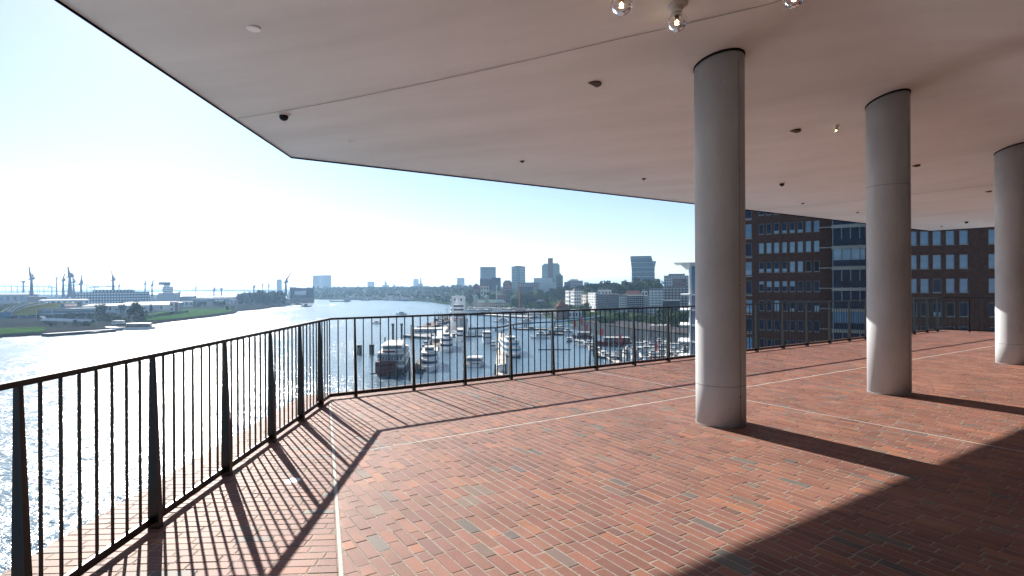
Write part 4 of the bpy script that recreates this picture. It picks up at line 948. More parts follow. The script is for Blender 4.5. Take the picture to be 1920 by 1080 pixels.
# ------------------------------------------------------------------ ships and boats
M['deckwood'] = mat('deck_wood', (.34,.27,.19), .8, var=.2, scale=1)
def hull_mb(L, B, fb, bow=.28, tr=.9):
    mb = MB(); st = [(-.5, tr*.92), (-.3, 1), (.05, 1), (.5-bow, .94), (.5-bow*.5, .62), (.5-bow*.12, .22), (.5, .02)]; rings = []
    for x, w_ in st:
        X_ = x*L; hw_ = max(.03, w_*B/2); sh = fb*(1+.35*max(0, (x-.15)/.35)**2); k = .82 if x < .3 else .6
        rings.append([(X_-(.04*L if x > .4 else 0), -hw_*k, -.5), (X_, -hw_, sh), (X_, hw_, sh), (X_-(.04*L if x > .4 else 0), hw_*k, -.5)])
    mb.loft(rings); return mb
def boat(label, p, heading, L, B, fb, hull, levels, group=None, name='boat', cat='boat', mast=0, funnel=None, stripe=None, rails=True):
    t = thing(name, label, cat, (p.x, p.y, WZ), heading, group)
    hull_mb(L, B, fb).build('hull', M[hull], t)
    if stripe: 
        mb = hull_mb(L*1.004, B*1.01, fb*.35); mb.build('waterline_band', M[stripe], t)
    part(t, 'deck', 'deckwood', lambda m: m.prism([(-.49*L, -.44*B), (.2*L, -.46*B), (.34*L, -.3*B), (.44*L, 0), (.34*L, .3*B), (.2*L, .46*B), (-.49*L, .44*B)], fb*1.0, fb*1.0+.12))
    z = fb+.1
    for (xa, xb, wf, h, wall, win, roof) in levels:
        w_ = B*wf; xa *= L; xb *= L; sl = h*.45
        ch = min(w_*.45, (xb-xa)*.3)
        def outline(k, zz, e=0.0):
            a_ = xa+sl*.3*k-e; b_ = xb-sl*k+e; h_ = w_/2*(1-.05*k)+e
            return [(a_, -h_, zz), (b_-ch, -h_, zz), (b_-ch*.35, -h_*.78, zz), (b_, -h_*.34, zz), (b_, h_*.34, zz), (b_-ch*.35, h_*.78, zz), (b_-ch, h_, zz), (a_, h_, zz)]
        c = MB(); c.loft([outline(0, z), outline(1, z+h)]); c = c.build('cabin', M[wall], t)
        if win:
            b = MB(); b.loft([outline(.36, z+h*.36, .06), outline(.84, z+h*.84, .06)]); b.build('window_band', M[win], c)
            b = MB(); xx = xa+1.0
            while xx < xb-ch-.6:
                for s_ in (-1, 1): b.box((xx, s_*(w_/2*.97+.05), z+h*.6), (.22, .1, h*.5))
                xx += 2.2
            if b.v: b.build('window_post', M[wall], c)
        r = MB(); r.loft([outline(1, z+h, .3), outline(1, z+h+.2, .3)]); r.build('roof', M[roof], c); z += h+.22
    if mast: part(t, 'mast', 'w_pale', lambda m: (m.bar((0,0,z-.3), (0,0,z+mast), .14, .07), m.bar((0,-.9,z+mast*.6), (0,.9,z+mast*.6), .06)))
    if funnel: part(t, 'funnel', funnel[0], lambda m: m.bar((funnel[1]*L,0,z-.5), (funnel[1]*L-.4,0,z+funnel[2]), funnel[3], funnel[3]*.9, 10))
    if rails: part(t, 'handrail', 'w_pale', lambda m: [m.bar(a, b, .05, .05, 3) for s in (-1, 1) for a, b in [((-.48*L, s*.43*B, fb+1.0), (.2*L, s*.45*B, fb+1.0)), ((.2*L, s*.45*B, fb+1.0), (.45*L, 0, fb+1.3))]]+[m.bar((x*L, s*.44*B, fb), (x*L, s*.44*B, fb+1.0), .05, .05, 3) for s in (-1, 1) for x in (-.48, -.3, -.12, .06, .2)])
    return t
AW = math.atan2(49, -5.7)                                   # the moored ships lie along this line, away from the terrace
def mid(p, heading, d): return p+Vector((math.cos(heading)*d, math.sin(heading)*d, 0))
# paddle steamer, stern towards us
p = mid(W(731, 704), AW, 27)
t = boat('white paddle steamer with a dark red stern wheel, biggest vessel at the near jetty', p, AW, 54, 13.4, 3.0, 'hull_blue', [(-.44,.36,.94,3.2,'hull_white','win','r_pale'), (-.43,.30,.9,3.0,'hull_white','win','r_pale'), (-.30,.22,.66,2.6,'hull_white','win','hull_white')], name='paddle_steamer', cat='steamer', mast=6, stripe='hull_blue')
part(t, 'wheel_housing', 'hull_red', lambda m: m.box2(-27.6, -24.2, -2.6, 6.4, 1.6, 6.2)); 
part(t, 'stern_wheel', 'hull_red', lambda m: [m.box((-28.2+math.cos(a)*2.1, 2.0, 2.6+math.sin(a)*2.1), (.35, 7.0, .5), 0) for a in [2*math.pi*i/10 for i in range(10)]])
part(t, 'stern_platform', 'w_dark', lambda m: m.box2(-29.5, -26.9, -6.2, 8.2, 1.0, 1.5))
for s in (-2.2, 2.2): part(t, 'chimney', 'w_dark', lambda m: (m.bar((12, s, 11), (12, s, 20.5), .55, .55, 10), m.bar((12, s, 20), (12, s, 20.8), .8, .8, 10)))
part(t, 'awning', 'membrane', lambda m: m.loft([[(-19,-5,12.4), (-19,5,12.4), (-19,4.4,12.7), (-19,-4.4,12.7)], [(2,-5,12.4), (2,5,12.4), (2,4.4,12.9), (2,-4.4,12.9)]]))
part(t, 'red_bench_row', 'red_', lambda m: m.box2(-22.5, -21.5, -4.2, 1.5, 9.0, 9.8)) if 'red_' in M else part(t, 'red_bench_row', 'hull_red', lambda m: m.box2(-23.4, -22.6, -2.2, 3.6, 9.9, 10.7))
for i in range(8): link('window', win_mesh(.8, 1.5, 'win'), t, (-23.9, -4.6+i*1.3, 7.2), R(90))
TO = AW+math.pi
def excursion(x, y, L, B, label, lv=2, hull='hull_white', wm='win', heading=TO, mast=3, group=None, stripe=None):
    p = mid(W(x, y), heading, -L/2 if heading == TO else L/2)
    lev_ = [(-.46,.34,.92,2.7,'hull_white',wm,'r_pale'), (-.44,.22,.86,2.5,'hull_white',wm,'r_pale'), (-.1,.12,.5,2.2,'hull_white',wm,'r_pale')][:lv]
    return boat(label, p, heading, L, B, 2.0, hull, lev_, group, 'excursion_boat', 'boat', mast, None, stripe)
excursion(803, 699, 40, 9.0, 'white excursion boat with a dark bow window, moored right of the steamer', 3)
excursion(837, 662, 44, 8.6, 'white two-decked excursion boat behind the nearest one, at the same jetty', 3)
excursion(865, 640, 34, 7.5, 'white excursion boat farther up the same jetty beside the cargo ship', 2)
excursion(966, 672, 46, 10.5, 'large white and blue excursion ship with broad blue bow windows right of the slender pier', 3, wm='winb', mast=5, stripe='hull_blue')
p = mid(W(886, 689), R(84), 9)
t = boat('small white cabin boat motoring between the two piers, stern toward the terrace', p, R(84), 18, 8.6, 1.5, 'hull_white', [(-.30,.25,.86,2.6,'hull_white','win','membrane')], name='cabin_boat', mast=2)
part(t, 'wake', 'foam', lambda m: None) if False else None
excursion(914, 643, 20, 6.8, 'white boat moored at the left side of the slender pier, stern toward the terrace', 2, heading=R(95))
# white cargo ship with goal-post masts
p = mid(W(862, 626), AW, 62)
t = boat('big white cargo museum ship with a tall white bridge and goal-post masts', p, AW+math.pi, 122, 18, 9.5, 'hull_grey', [(-.06,.10,.9,6.5,'hull_white','win','hull_white'), (-.05,.085,.8,3.2,'hull_white','win','hull_white'), (-.04,.075,.7,3.2,'hull_white','win','hull_white')], name='cargo_ship', cat='ship', mast=9, funnel=('hull_white', -.03, 6, 2.4))
for x in (.30, .16, -.22):
    def gp_(m, x=x):
        for s in (-1, 1): m.bar((x*122, s*5.5, 9), (x*122, s*5.0, 31), .8, .6, 6); m.bar((x*122, s*5.2, 12), (x*122+14, s*5.2, 26), .35, .25, 4)
        m.box((x*122, 0, 30), (1.4, 12, 1.2)); m.box((x*122, 0, 25), (1.0, 11, .8))
    part(t, 'goal_post_mast', 'hull_white', gp_)
part(t, 'hatch_row', 'hull_red', lambda m: [m.box((x*122, 0, 10.6), (12, 9, 1.6)) for x in (.23, .37, -.14)])
# small harbour traffic
boat('dark tug alone on the glittering river below the floating dock', W(574, 575), R(170), 22, 8, 2.4, 'hull_blue', [(-.1,.2,.6,3.5,'w_slate','win','w_dark')], name='tugboat', mast=4, rails=False)
boat('long dark barge at the far bank right of the slab towers', W(637, 565.5), R(178), 60, 10, 2.5, 'hull_blue', [(-.45,-.2,.8,4,'w_cream','win','r_pale'), (-.4,-.25,.6,3,'hull_white','win','r_pale')], name='barge', mast=5, rails=False)
boat('small dark launch near the far bank in mid river', W(685, 563.6), R(178), 26, 7, 2, 'hull_blue', [(-.3,.1,.7,3,'hull_white','win','r_pale')], name='launch', rails=False)
boat('low white speedboat crossing the river above the steamer', W(705, 606.5), R(175), 11, 3.6, 1.2, 'hull_white', [(-.2,.15,.6,1.4,'hull_white','win','r_pale')], name='speedboat', rails=False)
boat('grey launch with a thin mast just above the railing left of the cargo ship', W(752, 589.5), R(172), 16, 5, 1.5, 'hull_grey', [(-.25,.2,.7,2.4,'hull_white','win','r_pale')], name='launch', mast=6, rails=False)
for i, (x, y, l, hc) in enumerate([(726,562.8,'white ferry moored at the far bank, first of three','hull_white'), (741,563.2,'white ferry moored at the far bank, middle of three','hull_white'), (760,564,'dark ferry moored at the far bank, last of three','hull_blue')]):
    boat(l, W(x, y), R(176), 38, 9, 3, hc, [(-.4,.25,.85,3.5,'hull_white','win','r_pale'), (-.3,.1,.7,3,'hull_white','win','r_pale')], 'ferries at the far bank', 'ferry', 'ferry', 4, rails=False)
FC = ['hull_white','hull_green','hull_white','hull_blue','hull_white','hull_red','hull_white']
for i, (x, y) in enumerate([(884,588), (901,587.5), (917,587), (934,588.5), (950,590), (962,588), (1000,596)]):
    boat(['white ferry with a dark window band at the landing stages, next to the cargo ship','green-hulled ferry at the landing stages','white ferry below the station dome at the landing stages','navy ferry at the landing stages below the pale mast','white ferry at the landing stages before the orange crane','red-hulled ferry at the right end of the landing stages','white ferry beside the long quayside hall'][i], W(x, y), R(176-i), 28, 8, 2.4, FC[i], [(-.42,.3,.85,3.0,'hull_white','win','r_pale'), (-.2,.2,.7,2.6,'hull_white','win','r_pale')], 'ferries at the landing stages', 'ferry', 'ferry', 4, rails=False)
boat('dark flat work barge in the basin below the orange crane', W(972, 594), R(178), 34, 9, 1.6, 'hull_blue', [(.15,.32,.7,2.6,'hull_white','win','r_grey')], name='barge', mast=5, rails=False)
boat('low dark barge behind the blue-windowed excursion ship', W(994, 618.5), R(172), 32, 6, 1.1, 'hull_blue', [(-.1,.05,.5,1.6,'w_dark','win','r_grey')], name='barge', rails=False)
boat('dark work boat with cluttered deck moored at the quay bridge', W(1032, 628), R(172), 20, 6, 1.4, 'hull_blue', [(-.2,.1,.6,2.4,'w_slate','win','r_grey')], name='work_boat', mast=5)
# moored ferry at the south bank and the grey ship in dock
boat('red and white ferry moored below the biggest riverside tree', W(244, 618), R(196), 42, 9, 2.4, 'hull_white', [(-.42,.1,.85,3.4,'hull_red','win','membrane'), (.12,.36,.7,2.6,'hull_white','win','r_pale')], name='ferry', cat='ferry', mast=3)
p = P(314, 1560, LZ-1); t = thing('docked_ship', 'grey ship with a broad superstructure in the shipyard behind the meadow', 'ship', (p.x, p.y, WZ), face_cam(p)); q_ = px2m(1, 1560); Z = lambda y: at(314, y, 1560).z-WZ
part(t, 'hull', 'hull_grey', lambda m: m.loft([[(-15*q_,0,0), (-15*q_,18,0), (-15*q_,20,Z(549)), (-15*q_,-2,Z(549))], [(12*q_,0,0), (12*q_,18,0), (13*q_,20,Z(549)), (13*q_,-2,Z(549))], [(19*q_,8,0), (19*q_,10,0), (22*q_,10,Z(547)), (22*q_,8,Z(547))]]))
part(t, 'superstructure', 'hull_white', lambda m: (m.box2(-8*q_, 9*q_, 2, 16, Z(549), Z(538)), m.box2(-6*q_, 4*q_, 4, 14, Z(538), Z(534)))); part(t, 'bridge', 'w_slate', lambda m: m.box2(-14*q_, 5*q_, 2, 16, Z(534), Z(529)))
part(t, 'mast', 'crane_pale', lambda m: (m.bar((11*q_, 8, Z(538)), (15*q_, 8, Z(527)), .8, .5, 4), m.bar((7*q_, 8, Z(538)), (9*q_, 8, Z(529)), .6, .4, 4)))
for i in range(3): part(t, 'window_band', 'win', lambda m: m.box2(-7.6*q_, 8.6*q_, 1.8, 1.97, Z(547)+i*5, Z(547)+i*5+1.6))
# floating dock
p = W(566, 569); p = P(566, 1500, WZ); t = thing('floating_dock', 'blue-grey floating dock with tall side walls and a brown hull base', 'dock', tuple(p), face_cam(p)); q_ = px2m(1, 1500); Z = lambda y: at(566, y, 1500).z-WZ
part(t, 'pontoon_base', 'w_brown', lambda m: m.box2(-21*q_, 21*q_, 0, 40, -.5, Z(558)))
part(t, 'side_wall', 'w_slate', lambda m: m.box2(-20*q_, 20*q_, 30, 38, Z(558), Z(540))); part(t, 'side_wall', 'w_slate', lambda m: m.box2(-20*q_, 20*q_, 1, 7, Z(558), Z(553)))
part(t, 'end_tower', 'w_blue', lambda m: (m.box2(-21.4*q_, -19.6*q_, .5, 39, Z(558), Z(538)),)); part(t, 'end_tower', 'w_blue', lambda m: m.box2(19.6*q_, 22*q_, .5, 39, Z(566), Z(536)))
part(t, 'docked_hull', 'hull_white', lambda m: m.loft([[(-13*q_,12,Z(557)), (-13*q_,26,Z(557)), (-13*q_,27,Z(546)), (-13*q_,11,Z(546))], [(6*q_,12,Z(557)), (6*q_,26,Z(557)), (8*q_,27,Z(545)), (8*q_,11,Z(545))]]))
boat('flat dark workboat moored under the floating dock', W(556, 571.5), R(178), 30, 8, 1.6, 'hull_blue', [(-.3,0,.6,2.5,'w_grey','win','r_grey')], name='work_boat', rails=False)

# ------------------------------------------------------------------ jetties, piles, bridge
M['float'] = mat('pale_float', (.50,.47,.40), .8, var=.2, scale=.6)
M['jetty'] = mat('jetty_planks', (.10,.075,.06), .85, var=.5, scale=.5)
jet = pontoon('long crowded jetty pontoon between the steamer and the white excursion boats', W(785, 697), W(838, 612), 6.5, 1.2, 'w_slate', 'jetty')
Lj = flat(W(838, 612)-W(785, 697)).length
rj = random.Random(77)
for i in range(26):
    x_ = Lj*rj.uniform(.03, .95); y_ = rj.uniform(-2.6, 2.6)
    part(jet, rj.choice(['bench', 'planter', 'ticket_post', 'gangway_box']), rj.choice(['w_brown', 'w_dark', 'timber', 'w_white', 'hull_red', 'w_slate']), lambda m: m.box((x_, y_, 1.35+.7), (rj.uniform(.4, 2.4), rj.uniform(.4, 1.2), 1.4+rj.uniform(-.6, .8)), rj.uniform(0, 3)))
part(jet, 'shelter', 'w_pale', lambda m: (m.box2(Lj*.42, Lj*.80, -3.6, 3.6, 3.6, 4.0), m.box2(Lj*.5, Lj*.72, -2.8, 2.8, 1.3, 3.6)))
part(jet, 'kiosk', 'hull_red', lambda m: m.box2(Lj*.14, Lj*.19, -3.4, .2, 1.3, 3.8)); part(jet, 'kiosk_roof', 'membrane', lambda m: m.box2(Lj*.13, Lj*.2, -3.8, .6, 3.8, 4.1))
pontoon('wide floating terminal with a pale hall ahead of the steamer', W(776, 634), W(838, 628), 26, 1.6, 'w_slate', 'r_grey')
bld('pale flat terminal hall on the floating platform beyond the steamer', 777, 826, 617.5, 462, 'pale', 'r_pale', 1, 9, 14, base=WZ+1.6, name='terminal_hall', cat='hall', wf=.7)
mq = pontoon('pontoon crowded with dark masts, rails and sheds beyond the pale terminal hall', W(796, 616), W(848, 598), 15, 1.8, 'w_slate', 'jetty')
Lq = flat(W(848, 598)-W(796, 616)).length
for i in range(46):
    x_ = Lq*rj.uniform(.02, .98); y_ = rj.uniform(-6.5, 6.5); k = rj.random()
    if k < .45: part(mq, 'mast', rj.choice(['w_dark', 'w_slate', 'w_pale']), lambda m: (m.bar((x_, y_, 1.8), (x_, y_, rj.uniform(7, 14)), .28, .16, 5), m.bar((x_-2.5, y_, 6), (x_+2.5, y_, 6.8), .15, .15, 4)))
    else: part(mq, rj.choice(['deck_house', 'winch', 'crate']), rj.choice(['w_brown', 'w_dark', 'timber', 'w_redbrown', 'w_slate', 'w_cream']), lambda m: m.box((x_, y_, 1.8+1.4), (rj.uniform(1.5, 6), rj.uniform(1.5, 3.5), rj.uniform(2, 4.6)), rj.uniform(0, 3)))
pier = pontoon('slender pale pier of linked floats with piles, left of the large excursion ship', W(938, 707), W(941, 627), 5.0, .9, 'w_grey', 'float')
Lp = flat(W(941, 627)-W(938, 707)).length
part(pier, 'float_joint', 'w_dark', lambda m: [m.box((Lp*i/9, 0, 1.06), (.5, 5.0, .05)) for i in range(1, 9)])
part(pier, 'handrail', 'w_dark', lambda m: [m.bar((0, -1.2, 1.9), (Lp, -1.2, 1.9), .08), *[m.bar((Lp*i/24, -1.2, 1), (Lp*i/24, -1.2, 1.9), .07) for i in range(25)]])
p = W(938, 703); t = thing('pier_hut', 'white round-ended hut at the near tip of the slender pier', 'hut', (p.x, p.y+3, WZ+1.1)); 
part(t, 'wall', 'hull_white', lambda m: m.lathe([(1.75, 0), (1.75, 2.6)], n=18), True); part(t, 'roof', 'membrane', lambda m: m.lathe([(2.0, 2.6), (1.9, 3.0), (0, 3.3)], n=18), True)
def pile(x, y, h, label, r=.45, group='dark timber mooring piles', lean=(0, 0)):
    p = W(x, y); mb = MB(); mb.bar((0,0,-1), (lean[0], lean[1], h), r, r*.85, 9); o = link('mooring_pile', mb.mesh('mooring_pile', M['timber']), None, p); tag(o, label, 'pile', group)
for x, y, h, l in [(929,708,6,'left pile at the near tip of the slender pier'), (948,708,6,'right pile at the near tip of the slender pier'), (957,706,5.5,'lone pile right of the pier hut'), (937,668,8,'pile halfway along the slender pier'), (941,646,9,'pile at the far third of the slender pier'),
    (737,648,13,'tall pile left of the steamer funnels'), (771,640,12,'tall pile right of the steamer funnels'), (722,656,8,'thick pile cluster left of the steamer'), (743,712,6,'pile beside the steamer stern'), (768,714,10,'pale-capped pile right of the steamer stern'), (775,713,10,'twin pile right of the steamer stern'),
    (809,650,9,'pile between the crowded jetty and the second boat'), (818,640,9,'pile farther up the crowded jetty'), (1113,668,12,'pile at the start of the marina float'), (1127,665,11,'pile beside the moored dark red boat'), (1144,676,10,'twin pile on the marina float'), (1165,689,9,'pile near the end of the marina float'), (1176,689,10,'leaning pile at the end of the marina float'), (1241,676,9,'pile below the right red banner'), (1285,680,9,'pile behind the small yachts near the column'), (879,632,6,'left pile of the footbridge gangway'), (892,632,6,'right pile of the footbridge gangway')]: pile(x, y, h, l)
pile(1104, 706, 21, 'long leaning pole standing in the basin below the marina float', .32, None, (1.8, 6))
for x, y, l in ((697, 664, 'square black dolphin alone in the river left of the steamer'), (674, 665, 'square black dolphin half behind a railing post')):
    p = W(x, y); t = thing('mooring_dolphin', l, 'dolphin', tuple(p), 0, 'square black dolphins'); part(t, 'body', 'timber', lambda m: m.box((0,0,2.4), (2.4, 2.4, 5.6))); part(t, 'cap', 'w_dark', lambda m: m.box((0,0,5.4), (2.7, 2.7, .4))); part(t, 'ladder', 'w_grey', lambda m: m.box((0,-1.25,2.2), (.5, .08, 4.4)))
pontoon('dark floating walkway from the cargo ship to the small moored boat', W(846, 632.5), W(906, 631), 3.2, .9, 'w_dark', 'w_slate', 'walkway')
t = pontoon('thin dark floating boom alone on the blue water of the basin', W(1009, 656), W(1070, 656), .9, .35, 'w_dark', 'w_slate', 'boom', rails=False)
# covered bridge from the pontoons to the quay
a, b = W(880, 622), W(1128, 608); a.z = WZ; t = thing('footbridge', 'long low grey footbridge curving from the landing pontoons to the quay', 'bridge', tuple(a)); pts = []
for x, y in ((880,622), (930,620), (960,614), (985,612.5), (1040,612), (1090,609), (1128,604)): q = W(x, y); pts.append(q-a)
for i, (p0, p1) in enumerate(zip(pts, pts[1:])):
    d = flat(p1-p0).normalized(); n_ = Vector((-d.y, d.x, 0)); h0, h1 = 2.4+max(0, i-2)*.9, 2.4+max(0, i-1)*.9
    part(t, 'span', 'w_blue' if i > 2 else 'w_slate', lambda m: m.loft([[tuple(p0-n_*2+Vector((0,0,h0-.4))), tuple(p0+n_*2+Vector((0,0,h0-.4))), tuple(p0+n_*2+Vector((0,0,h0+1.1))), tuple(p0-n_*2+Vector((0,0,h0+1.1)))], [tuple(p1-n_*2+Vector((0,0,h1-.4))), tuple(p1+n_*2+Vector((0,0,h1-.4))), tuple(p1+n_*2+Vector((0,0,h1+1.1))), tuple(p1-n_*2+Vector((0,0,h1+1.1)))]]))
    part(t, 'pier', 'timber', lambda m: (m.bar(p1+n_*1.5+Vector((0,0,-1)), p1+n_*1.5+Vector((0,0,h1-.3)), .5), m.bar(p1-n_*1.5+Vector((0,0,-1)), p1-n_*1.5+Vector((0,0,h1-.3)), .5)))
pontoon('floating landing stage on which the old station stands', W(872, 589.5), W(1000, 597), 14, 1.8, 'w_slate', 'r_pale')
for i, (x, y, hd, L, l) in enumerate([(800,655,80,13,'white workboat between the crowded jetty and the nearest excursion boat'), (812,640,82,12,'white launch tucked behind the second excursion boat'), (752,650,92,16,'white harbour launch on the river side of the steamer'), (790,622,88,18,'white ferry lying beyond the pale terminal hall'), (826,611,86,16,'white ferry at the upper end of the crowded jetty'),
    (955,640,95,14,'white launch on the right side of the slender pier'), (925,655,92,11,'little white motorboat at the left side of the slender pier'), (1012,634,172,15,'white launch moored in front of the dark work boat'), (1046,622,170,16,'white launch at the quay under the footbridge'), (985,606,176,20,'white ferry turning in front of the landing stage'), (940,604,176,18,'small navy and white ferry heading for the landing stage'), (1062,628,168,14,'white cabin boat moored at the foot of the quay wall')]):
    boat(l, W(x, y), R(hd), L, L*.3, 1.3, 'hull_white' if i % 4 else 'hull_blue', [(-.35,.22,.8,2.0,'hull_white','win','r_pale'), (-.2,.08,.6,1.6,'hull_white','win','r_pale')], 'launches around the jetties', 'launch', 'launch', 4+i % 3, rails=False)
def lamp(x, y, h, l, group):
    p = W(x, y); t = thing('lamp_post', l, 'lamp post', tuple(p), 0, group)
    part(t, 'pole', 'w_dark', lambda m: m.bar((0,0,.8), (0,0,h), .12, .08, 6)); part(t, 'lamp_head', 'w_pale', lambda m: m.box((.4,0,h), (1.1,.3,.18)))
for i in range(9): k = i/8; lamp(783+54*k, 706-92*k, 7.5, 'dark lamp post on the crowded jetty beside the steamer', 'lamp posts on the crowded jetty')
for i in range(6): k = i/5; lamp(936+3.4*k, 700-72*k, 6.5, 'dark lamp post on the slender pier', 'lamp posts on the slender pier')
for i in range(8): lamp(880+i*15.5, 590+i*.9, 8, 'lamp post on the landing stage below the station', 'lamp posts on the landing stage')
# ------------------------------------------------------------------ quay wall and promenade, marina
M['floodwall'] = mat('flood_wall', (.03,.04,.05), .95, spec=.02, var=.25, scale=.15); M['prom'] = mat('promenade', (.075,.075,.075), .9, var=.3, scale=.1, spec=0)
wl = [W(x, y) for x, y in ((1062,616), (1110,627), (1160,636), (1230,645), (1310,655), (1420,668), (1560,690))]
zt = WZ+6.6
t = thing('flood_wall', 'long dark sloping flood wall with a pale top edge behind the marina', 'wall', tuple(wl[0])); o0 = wl[0]
def ring_at(i, off, z): 
    d = flat(wl[min(i+1, len(wl)-1)]-wl[max(i-1, 0)]).normalized(); n_ = Vector((-d.y, d.x, 0)); n_ = n_ if n_.y > 0 else -n_
    q = wl[i]+n_*off-o0; return (q.x, q.y, z-WZ)
part(t, 'slope', 'floodwall', lambda m: m.loft([[ring_at(i, 1, WZ-1), ring_at(i, 14, zt), ring_at(i, 15.5, zt), ring_at(i, 15.5, WZ-1)] for i in range(len(wl))]))
part(t, 'promenade', 'prom', lambda m: m.loft([[ring_at(i, 13.8, zt+.05), ring_at(i, 13.8, zt+1.0), ring_at(i, 15, zt+1.0), ring_at(i, 15, zt+.3), ring_at(i, 60, zt+.3), ring_at(i, 60, zt-2)] for i in range(len(wl))]))
mf = pontoon('pale marina float running diagonally from the quay toward the terrace', W(1088, 640), W(1186, 698), 3.6, .8, 'w_grey', 'float')
pontoon('short cross float in front of the small yachts', W(1196, 672), W(1262, 668), 2.6, .6, 'w_grey', 'float')
M['redflag'] = mat('red_banner', (.55,.05,.04), .7)
for i, (x, y0, y1, l) in enumerate([(1075, 601, 613, 'small red banner nearest the brick tower'), (1088, 597, 609, 'small red banner at the quay bridge'), (1097.5, 608, 621, 'red banner left of the dark red moored boat'), (1126, 616, 630, 'red banner above the dark red moored boat'), (1160, 627, 642, 'red banner right of the dark red moored boat'), (1227, 642, 659, 'nearest red banner among the yachts'), (1114, 600, 612, 'dark red banner on the flood wall')]):
    Y = W(x, y1+9).y; p = P(x, Y, WZ); zz0, zz1 = at(x, y1, Y).z-WZ, at(x, y0, Y).z-WZ; w_ = px2m(5, Y)
    t = thing('banner', l+', hanging on a thin pole', 'banner', tuple(p), face_cam(p)+.4, 'red banners of the marina')
    part(t, 'pole', 'w_pale', lambda m: m.bar((0,0,-1), (0,0,zz1+.5), .13, .09)); part(t, 'cloth', 'redflag', lambda m: m.loft([[(-.05, 0, zz0), (w_, .25, zz0+.3), (w_, .31, zz0+.3), (-.05, .06, zz0)], [(0, 0, (zz0+zz1)/2), (w_, -.2, (zz0+zz1)/2), (w_, -.14, (zz0+zz1)/2), (0, .06, (zz0+zz1)/2)], [(0, 0, zz1), (w_, .1, zz1), (w_, .16, zz1), (0, .06, zz1)]]))
p = mid(W(1150, 648), R(165), 0)
boat('dark red moored restaurant boat with a long white roof', p, R(172), 24, 6.5, 2.6, 'hull_red', [(-.45,.3,.9,2.8,'hull_red','win','membrane')], name='restaurant_boat', mast=0)
boat('white-roofed dark red boat just left of the long restaurant boat', W(1092, 634), R(172), 15, 5, 1.8, 'hull_red', [(-.4,.3,.85,2.6,'hull_red','win','membrane')], name='restaurant_boat')
yl = ['white motor yacht', 'white sailing yacht without sails', 'white motorboat with a dark canopy', 'white cabin cruiser']
rnd = random.Random(44)
ysp = [(1068,640,'at the left end of the marina'), (1081,645,'beside the pale marina float, far end'), (1090,648,'beside the pale marina float, second berth'), (1102,650,'left of the pile on the marina float'), (1132,668,'against the middle of the marina float'), (1141,672,'against the near half of the marina float'),
       (1180,655,'below the long restaurant boat, left'), (1189,660,'below the restaurant boat, right'), (1199,650,'in the back row of yachts, first'), (1211,648,'in the back row of yachts, second'), (1222,647,'in the back row of yachts, third'), (1236,646,'in the back row of yachts, fourth'), (1249,648,'in the back row of yachts, fifth'), (1262,652,'in the back row of yachts, sixth'),
       (1205,668,'lying crosswise in the front row, left'), (1222,670,'lying crosswise in the front row under the nearest banner'), (1244,664,'in the middle row, right of the nearest banner'), (1255,668,'in the middle row beside the railing post'), (1270,660,'behind the railing post near the column'), (1283,664,'just left of the nearest column'), (1292,674,'lowest one beside the nearest column'), (1276,680,'small one at the railing foot near the column'), (1190,672,'at the end of the marina float'), (1110,655,'under the small dark red boat, left of two'), (1120,660,'under the small dark red boat, right of two'), (1150,676,'with its stern to the marina float'), (1160,664,'behind the marina float piles'), (1172,668,'in the gap behind the marina float end'), (1200,659,'in the second row, first'), (1214,658,'in the second row, second'), (1230,657,'in the second row, third'), (1243,656,'in the second row, fourth'), (1258,660,'in the second row, fifth'), (1274,668,'in the second row, last'), (1212,680,'nearest one at the foot of the railing'), (1260,684,'nearest one left of the column, at the railing foot')]
for i, (x, y, l) in enumerate(ysp):
    k = i % 4; L = rnd.uniform(9, 14); hd = R(rnd.choice([80, 95, 170, 260])+rnd.uniform(-8, 8))
    boat(yl[k]+' '+l, W(x, y), hd, L, L*.32, 1.1, 'hull_white' if i % 5 else 'hull_blue', [(-.3,.22,.75,1.5,'hull_white','win' if k != 2 else 'winb','membrane' if k != 2 else 'hull_blue')]+([(-.2,.08,.55,1.1,'hull_white','win','membrane')] if k == 3 else []), 'yachts in the marina', 'yacht', 'yacht', 9 if k == 1 else 2.2, rails=False)
for i, x in enumerate((1224, 1238, 1250)):
    Y = W(x, 640).y+30; p = P(x, Y, zt+.3); t = thing('parasol', 'big white parasol on the promenade, %s of three' % ['left one', 'middle one', 'right one'][i], 'parasol', tuple(p), 0, 'white parasols on the promenade')
    part(t, 'pole', 'w_pale', lambda m: m.bar((0,0,0), (0,0,3), .08)); part(t, 'canopy', 'membrane', lambda m: m.lathe([(2.7, 2.5), (.1, 3.5), (0, 3.5)], n=8))
for i, (x, l) in enumerate(((1118, 'white'), (1135, 'dark'), (1146, 'red'), (1172, 'silver'), (1190, 'white'))):
    Y = W(x, 640).y*1.0+95; p = P(x, Y, zt+.3); t = thing('parked_car', l+' car parked on the promenade under the street trees'+(', right end of the row' if i == 4 else ', near the banners' if i == 0 else ''), 'car', tuple(p), face_cam(p), 'cars parked on the promenade'); mm = ['hull_white', 'hull_blue', 'hull_red', 'hull_grey', 'hull_white'][i]
    part(t, 'body', mm, lambda m: m.loft([[(-2.1,y,.3), (2.1,y,.3), (2.15,y,.8), (1.2,y,.9), (.6,y,1.4), (-1.2,y,1.4), (-2.1,y,.9)] for y in (-.85, .85)])); part(t, 'windows', 'win', lambda m: m.box2(-1.3, .7, -.87, .87, .95, 1.3))
    for sx in (-1.3, 1.3): part(t, 'wheel', 'black', lambda m: m.bar((sx,-.9,.32), (sx,.9,.32), .32, .32, 10))

